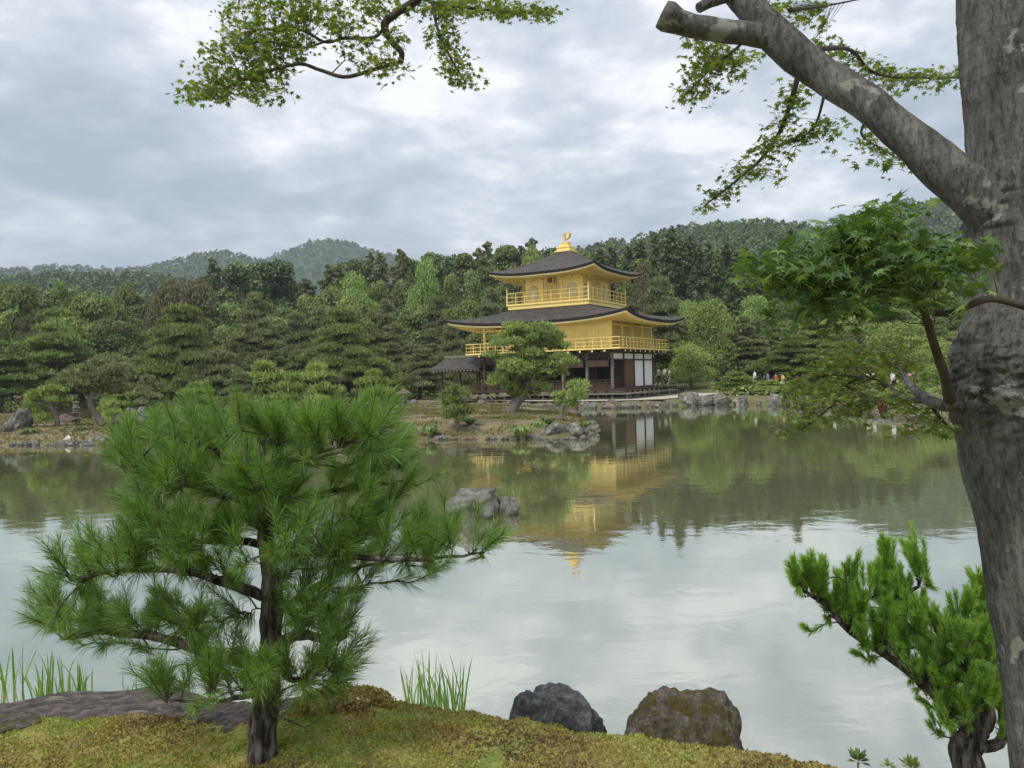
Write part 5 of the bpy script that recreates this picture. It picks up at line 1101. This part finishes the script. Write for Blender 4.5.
le = [(-520, 935, 62), (-260, 945, 62), (-60, 955, 64), (0, 957, 66), (50, 960, 67), (100, 964, 68), (150, 967, 70), (185, 967, 75), (215, 965, 79), (240, 968, 76), (283, 972, 74), (311, 968, 80), (332, 961, 84), (352, 955, 90), (375, 952, 95), (395, 951, 96), (412, 955, 93), (433, 960, 90), (460, 963, 90), (483, 967, 86), (525, 978, 78), (568, 984, 76), (611, 991, 74), (653, 999, 73), (696, 1006, 74), (768, 1013, 80), (850, 1020, 88), (940, 1020, 105), (1010, 1010, 130)]
py_ = np.array([q[0] for q in le], float); lx_ = np.array([q[1] + SH for q in le], float); rd_ = np.array([q[2] for q in le], float)
yy = np.concatenate([np.linspace(-520, -20, 60, endpoint=False), np.linspace(-20, 790, 520, endpoint=False), np.linspace(790, 1010, 40)]); nn = 260; V = []
cxp = np.interp(yy, py_, lx_) + np.interp(yy, py_, rd_); rr_ = np.interp(yy, py_, rd_)
ker = np.ones(9) / 9; cxp = np.convolve(np.pad(cxp, 4, 'edge'), ker, 'valid'); rr_ = np.convolve(np.pad(rr_, 4, 'edge'), ker, 'valid')
ct = np.array([at(a, b, MD) for a, b in zip(cxp, yy)]); an = np.arange(nn) / nn * 2 * np.pi
for k in range(len(yy)): V.append(ct[k] + rr_[k] * MD / F * np.stack([np.cos(an), .92 * np.sin(an), 0 * an], 1))
V = np.concatenate(V); cc_ = np.repeat(ct, nn, 0); dr = unit((V - cc_) * (1, 1, 0))
kb = np.exp(-((np.repeat(yy, nn) - 380) / 55) ** 2) * np.clip(-dr[:, 0] + .1, 0, 1); kc = np.exp(-((np.repeat(yy, nn) - 205) / 35) ** 2) * np.clip(-dr[:, 0] + .2, 0, 1)
wr = np.sin((V[:, 2] * 1.0 + V[:, 1] * .6 + .04 * fbm(V * 9, 3, 4)) * 230)
disp = .008 * fbm(V * (6, 6, 3), 4, 61) + .006 * fbm(V * (26, 26, 9), 4, 62, .6) + kb * (.002 * wr + .034 * fbm(V * (20, 20, 34), 4, 63, .6)) + kc * .012 * fbm(V * (14, 14, 60), 3, 64) + .0022 * np.clip(np.sin(V[:, 2] * 160 + 6 * fbm(V * 4, 2, 5)), .5, 1) * (fbm(V * 5, 2, 66) > .1)
V = V + dr * disp[:, None] - O_
mb = MB(); q = np.array([(k * nn + i, k * nn + (i + 1) % nn, (k + 1) * nn + (i + 1) % nn, (k + 1) * nn + i) for k in range(len(yy) - 1) for i in range(nn)]); mb.add(V, q[:, ::-1]); mb.build('trunk', M_bark, tree, smooth=True)
def limb(pts, rad, mat=None, n=90, seg=48, wob=.14, seed=2, name='limb'):
    P = spline([at(x, y, d) - O_ for x, y, d in pts], n); dm = np.mean([p[2] for p in pts]); rr = np.interp(np.linspace(0, 1, n), np.linspace(0, 1, len(rad)), rad) * dm / F
    mb = MB(); mb.tube(P, rr, seg, wob=wob, seed=seed); return mb.build(name, mat or M_bark, tree, smooth=True), P
limb([(1020, 236, 2.0), (978, 197, 1.99), (955, 178, 2.0), (925, 150, 2.02), (896, 127, 2.05), (857, 97, 2.1), (817, 71, 2.15), (778, 37, 2.2), (750, 8, 2.25), (726, -30, 2.3), (690, -90, 2.4), (620, -170, 2.8)], [30, 23.5, 20.5, 18, 17, 16.5, 16.5, 16.5, 16, 15, 14, 13], wob=.22)
limb([(768, 36, 2.2), (748, 33, 2.2), (725, 32, 2.18), (699, 27, 2.16), (680, 22, 2.15), (668, 17, 2.14), (662, 14, 2.14)], [12, 11.5, 11.5, 11.5, 11.5, 14, 12.5], n=40, seed=4, wob=.25, name='branch_stub')
limb([(752, 8, 2.25), (735, -4, 2.25), (715, 0, 2.24), (699, 8, 2.22)], [9, 7, 6, 5], n=30, seed=5, name='branch_stub')
def leaf_template():
    lobes = [(-128, .42), (-82, .68), (-40, .92), (0, 1.05), (40, .92), (82, .68), (128, .42)]; V = [(0, 0, 0)]; 
    for k, (a, l) in enumerate(lobes):
        a = R(a)
        for da, f in ((-10, .52), (0, 1), (10, .52)): V.append((math.sin(a + R(da)) * l * f, math.cos(a + R(da)) * l * f, -.14 * l * l * f * f + (.03 if da else 0)))
    V = np.array(V) + (0, .15, 0); Fq = [(0, 1 + 3 * k, 2 + 3 * k, 3 + 3 * k) for k in range(7)]; Fq += [(0, 3 + 3 * k, 4 + 3 * k) for k in range(6)]
    return V, np.array([f for f in Fq if len(f) == 4]), np.array([f for f in Fq if len(f) == 3])
LV, LQ, LT = leaf_template()
def leaves(name, clusters, size, mat, seed, parent=tree, droop=.5, wood=None, twmat=None, spread=.5, twigs=True, flat=.35, dense=1.0):
    """clusters (px,py,rx,ry,n,D): sprays of star leaves along small twigs that grow from the nearest wood"""
    r = np.random.default_rng(seed); P = []
    tw = MB(); W = wood
    for px, py, rx, ry, n, D in clusters:
        n = int(n * dense)
        for _ in range(max(1, n // 7)):
            a = r.uniform(0, 6.3); q = math.sqrt(r.uniform(0, 1)); c = at(px + math.cos(a) * q * rx, py + math.sin(a) * q * ry, D + r.uniform(-1, 1) * spread) - O_
            if W is not None:
                j = np.argmin(np.linalg.norm(W - c, axis=1)); b_ = W[j]; k = size * .05
                path = spline([b_, (b_ + c) / 2 + r.normal(size=3) * size * .3, c], 7)
                if twigs: tw.tube(path, np.linspace(size * .045, size * .018, 7), 4, cap=False)
                d0 = unit(c - b_)
            else: d0 = unit(r.normal(size=3))
            sidev = unit(np.cross(d0, (0, 0, 1.)))
            for i in range(7): P.append(c + d0 * size * r.uniform(-2.2, 1.6) + sidev * size * r.normal() * 1.0 + np.array((0, 0, 1)) * size * r.normal() * flat)
    P = np.array(P); n = len(P)
    nrm = unit(r.normal(size=(n, 3)) * .38 + (0, 0, 1)); out_ = r.normal(size=(n, 3)); out_[:, 2] = -abs(out_[:, 2]) * droop; y = unit(out_ - nrm * (out_ * nrm).sum(1)[:, None]); y = unit(y + np.array((0, 0, -1)) * r.uniform(0, droop, (n, 1))); nrm = unit(nrm - y * (nrm * y).sum(1)[:, None]); x = np.cross(y, nrm)
    s_ = size * r.uniform(.45, 1.2, (n, 1, 1)) / 1.1
    V = P[:, None, :] + s_ * (LV[None, :, 0:1] * x[:, None, :] + LV[None, :, 1:2] * y[:, None, :] + LV[None, :, 2:3] * nrm[:, None, :])
    k = len(LV); mb = MB(); o_ = np.arange(n)[:, None, None] * k; mb.add(V.reshape(-1, 3), (LQ[None] + o_).reshape(-1, 4)); mb.F.append((LT[None] + o_).reshape(-1, 3)); mb.M.append(np.zeros(n * len(LT), int))
    if twigs and W is not None: tw.build('twigs', M_twig, parent, smooth=True)
    return mb.build(name, mat, parent)
# bough at the top left (about 4 m away), its root joined to the big limb out of the frame
o1, W1 = limb([(620, -170, 2.8), (540, -130, 3.4), (450, -40, 3.9), (418, -2, 4.0), (398, 12, 4.0), (385, 24, 4.0), (390, 40, 4.0), (401, 52, 4.0), (401, 63, 4.0)], [13, 9, 6, 4.6, 4.6, 4.2, 3.6, 3.2, 2.6], M_twig, 60, 12, .2, 7, 'bough')
Wd = [W1[25:]]
for pts, ra in (([(400, 62, 4.0), (372, 70, 3.95), (345, 77, 3.9), (320, 70, 3.9), (296, 64, 3.85), (250, 78, 3.8), (215, 92, 3.8)], [2.2, 2, 1.7, 1]), ([(385, 28, 4.0), (372, 38, 4.0), (345, 38, 4.05), (325, 42, 4.1), (300, 30, 4.1), (255, 30, 4.1)], [2, 1.6, 1]), ([(330, 40, 4.1), (300, 48, 4.0), (265, 40, 4.0)], [1.2, .8]), ([(420, -2, 4.0), (440, 4, 4.1), (470, 8, 4.1), (510, 12, 4.1), (545, 12, 4.1)], [2, 1.6, .9]), ([(432, 2, 4.0), (438, 30, 3.9), (452, 60, 3.85), (466, 84, 3.8)], [1.6, 1.2, .7]), ([(425, -20, 4), (350, -15, 4.2), (280, -10, 4.2), (240, -5, 4.2)], [2.5, 1.6, 1]), ([(330, 75, 3.9), (345, 60, 3.9)], [.8, .5])):
    Wd.append(limb(pts, ra, M_twig, 24, 6, .15, 3, 'bough')[1])
Wd = np.concatenate(Wd)
leaves('leaves', [(205, 92, 24, 12, 90, 3.85), (238, 88, 28, 16, 130, 3.85), (268, 84, 22, 18, 100, 3.85), (215, 64, 18, 18, 70, 3.9), (245, 55, 30, 22, 160, 3.95), (275, 50, 28, 25, 150, 3.95), (240, 22, 22, 22, 90, 4.1), (275, 15, 34, 22, 170, 4.1), (315, 10, 28, 16, 110, 4.1), (300, 38, 20, 16, 60, 4.05), (350, 12, 28, 14, 80, 4.1), (350, 35, 22, 10, 40, 4.05), (385, 66, 26, 10, 70, 4.0), (365, 56, 16, 8, 30, 4.0), (380, 8, 22, 10, 60, 4.1), (430, 6, 26, 9, 90, 4.05), (470, 8, 28, 10, 100, 4.1), (510, 12, 26, 9, 80, 4.1), (545, 11, 12, 10, 40, 4.1), (440, 34, 14, 16, 60, 3.95), (452, 60, 14, 16, 60, 3.9), (464, 80, 12, 8, 40, 3.85), (400, 38, 16, 10, 30, 4.0), (495, 4, 40, 8, 60, 4.2)],
       .033, M_maple_top, 31, wood=Wd, spread=.25, dense=2.6)
# leafy twigs under the big limb
Wd = []
for pts, ra in (([(800, 60, 2.2), (798, 75, 2.8), (790, 105, 3.3), (778, 135, 3.5), (760, 160, 3.6), (735, 182, 3.6), (705, 205, 3.6)], [3.0, 2.4, 1.8, 1]), ([(826, 80, 2.2), (823, 100, 2.8), (815, 125, 3.2), (800, 140, 3.3)], [2, 1.4, .8]), ([(868, 115, 2.1), (862, 135, 2.6), (880, 148, 2.9), (905, 162, 3.0)], [1.6, 1, .7]), ([(800, 50, 2.2), (850, 50, 3.2), (880, 75, 3.4), (960, 78, 3.5)], [2.5, 2, 1]), ([(760, 15, 2.25), (740, 45, 2.9), (715, 65, 3.3), (690, 90, 3.4)], [2, 1.5, .8]), ([(790, 10, 2.3), (830, 5, 3.2), (880, -5, 3.6)], [2, 1, .7])):
    Wd.append(limb(pts, ra, M_twig, 24, 6, .15, 3, 'bough')[1])
Wd = np.concatenate(Wd)
leaves('leaves', [(700, 80, 22, 18, 90, 3.4), (715, 55, 26, 20, 100, 3.3), (690, 96, 10, 10, 24, 3.4), (740, 60, 24, 14, 60, 3.3), (790, 12, 32, 12, 80, 3.2), (830, 42, 20, 14, 40, 3.3), (850, 62, 26, 12, 60, 3.4), (885, 74, 26, 12, 70, 3.5), (925, 80, 26, 9, 60, 3.5), (950, 76, 14, 9, 30, 3.5), (795, 95, 18, 12, 50, 3.3), (784, 120, 16, 14, 50, 3.4), (770, 145, 20, 14, 70, 3.5), (748, 168, 20, 12, 60, 3.6), (722, 190, 18, 10, 50, 3.6), (703, 204, 10, 6, 22, 3.6), (765, 172, 20, 8, 24, 3.5), (815, 135, 22, 12, 50, 3.2), (832, 128, 10, 8, 16, 3.2), (866, 142, 14, 12, 30, 2.8), (892, 158, 18, 8, 30, 2.9), (870, 95, 30, 10, 40, 3.4), (705, 40, 18, 12, 40, 3.4), (875, 160, 14, 6, 12, 2.9)],
       .031, M_maple_top, 32, wood=Wd, spread=.2, dense=2.2)
# shaded leafy branch in front (closest)
Wd = []
for pts, ra in (([(950, 400, 1.9), (945, 378, 1.84), (936, 350, 1.8), (926, 318, 1.76), (922, 306, 1.75)], [6, 4.6, 4, 3.6]), ([(1040, 312, 1.68), (1000, 300, 1.7), (980, 301, 1.7), (955, 312, 1.72), (935, 313, 1.75), (918, 306, 1.75), (890, 302, 1.75), (850, 300, 1.75), (815, 304, 1.75)], [3.2, 3.4, 3.4, 3, 2, 1.2]), ([(922, 306, 1.75), (908, 285, 1.74), (893, 262, 1.73), (872, 240, 1.72), (850, 222, 1.72)], [2.6, 2.2, 1.7, 1]), ([(893, 262, 1.73), (930, 250, 1.7), (970, 258, 1.68)], [1.4, .8]), ([(880, 248, 1.72), (840, 255, 1.7), (800, 270, 1.7), (765, 280, 1.72)], [1.3, .8])):
    Wd.append(limb(pts, ra, M_twig, 24, 9, .2, 3, 'bough')[1])
Wd = np.concatenate(Wd)
leaves('leaves', [(865, 225, 34, 14, 50, 1.72), (880, 245, 50, 16, 90, 1.72), (840, 250, 36, 18, 60, 1.72), (920, 262, 40, 18, 70, 1.7), (960, 260, 26, 14, 34, 1.68), (985, 266, 8, 6, 6, 1.66), (800, 268, 40, 14, 60, 1.73), (770, 275, 18, 8, 20, 1.73), (850, 280, 50, 18, 80, 1.73), (810, 300, 36, 16, 50, 1.74), (805, 320, 20, 10, 18, 1.74), (860, 305, 36, 10, 30, 1.75), (900, 285, 30, 12, 34, 1.73), (945, 285, 20, 10, 16, 1.7), (930, 300, 22, 8, 10, 1.74), (885, 214, 26, 5, 16, 1.72)],
       .034, M_maple_low, 33, wood=Wd, spread=.22, droop=.6, flat=.3, dense=3.2)
# thick grey spur with yellow green sprays reaching left over the water
Wd = []
o5, W5 = limb([(965, 402, 2.0), (945, 405, 2.0), (932, 402, 2.05), (918, 392, 2.2), (908, 382, 2.35), (902, 372, 2.5)], [9, 6.5, 5, 4.5, 4, 2.5], M_bark, 40, 16, .25, 9, 'branch_stub'); Wd.append(W5[10:])
for pts, ra in (([(932, 402, 2.05), (905, 398, 2.3), (885, 385, 2.6), (865, 378, 2.8), (850, 382, 2.9), (835, 402, 2.9), (815, 420, 2.9), (800, 430, 2.9)], [2.4, 2, 1.6, .8]), ([(900, 396, 2.4), (880, 402, 2.6), (855, 408, 2.8)], [1.5, .8]), ([(930, 404, 2.05), (940, 418, 2.1), (950, 428, 2.1), (958, 434, 2.1)], [2, 1.4, .8]), ([(865, 378, 2.8), (830, 375, 2.9), (800, 384, 3.0), (785, 395, 3.0)], [1.4, .8]), ([(905, 376, 2.45), (890, 360, 2.7), (860, 352, 2.9)], [1.4, .8])):
    Wd.append(limb(pts, ra, M_twig, 24, 6, .2, 3, 'bough')[1])
Wd = np.concatenate(Wd)
leaves('leaves', [(825, 378, 34, 14, 110, 2.95), (860, 365, 40, 14, 120, 2.9), (900, 362, 34, 14, 70, 2.7), (800, 395, 26, 14, 70, 3.0), (835, 400, 34, 14, 90, 2.9), (870, 395, 34, 14, 80, 2.8), (905, 402, 30, 12, 50, 2.5), (805, 420, 22, 10, 50, 2.9), (790, 430, 12, 6, 14, 2.9), (860, 415, 30, 8, 40, 2.8), (920, 420, 26, 10, 36, 2.3), (942, 430, 16, 8, 16, 2.15), (925, 380, 18, 14, 20, 2.5), (850, 345, 30, 8, 30, 2.9)],
       .024, M_maple_mid, 34, wood=Wd, spread=.3, dense=3.6)
mb = MB(); p = at(883, 411, 2.45) - O_; mb.ell(p, (.013, .010, .022), 10, 7, ns=.5, seed=4); mb.ell(p + (-.01, 0, .02), (.009, .009, .012), 8, 5, ns=.5); tag(mb.build('withered_leaf', M_brown and surf('withered_leaf', [(.3, (.05, .02, .015)), (.7, (.12, .04, .03))], 30), tree), label='curled dark red withered leaf hanging on a twig')

# ------------------------------------------------------------------ the air
m = bpy.data.materials.new('air'); m.use_nodes = True; m.node_tree.nodes.clear(); N = m.node_tree.nodes
o_ = N.new('ShaderNodeOutputMaterial'); v_ = N.new('ShaderNodeVolumePrincipled'); m.node_tree.links.new(v_.outputs[0], o_.inputs['Volume'])
v_.inputs['Color'].default_value = (.78, .88, 1, 1); v_.inputs['Density'].default_value = HAZE; v_.inputs['Anisotropy'].default_value = .3
mb = MB(); mb.bb((-3800, -700, -8), (3800, 4800, 330)); tag(mb.build('haze', m), kind='stuff')
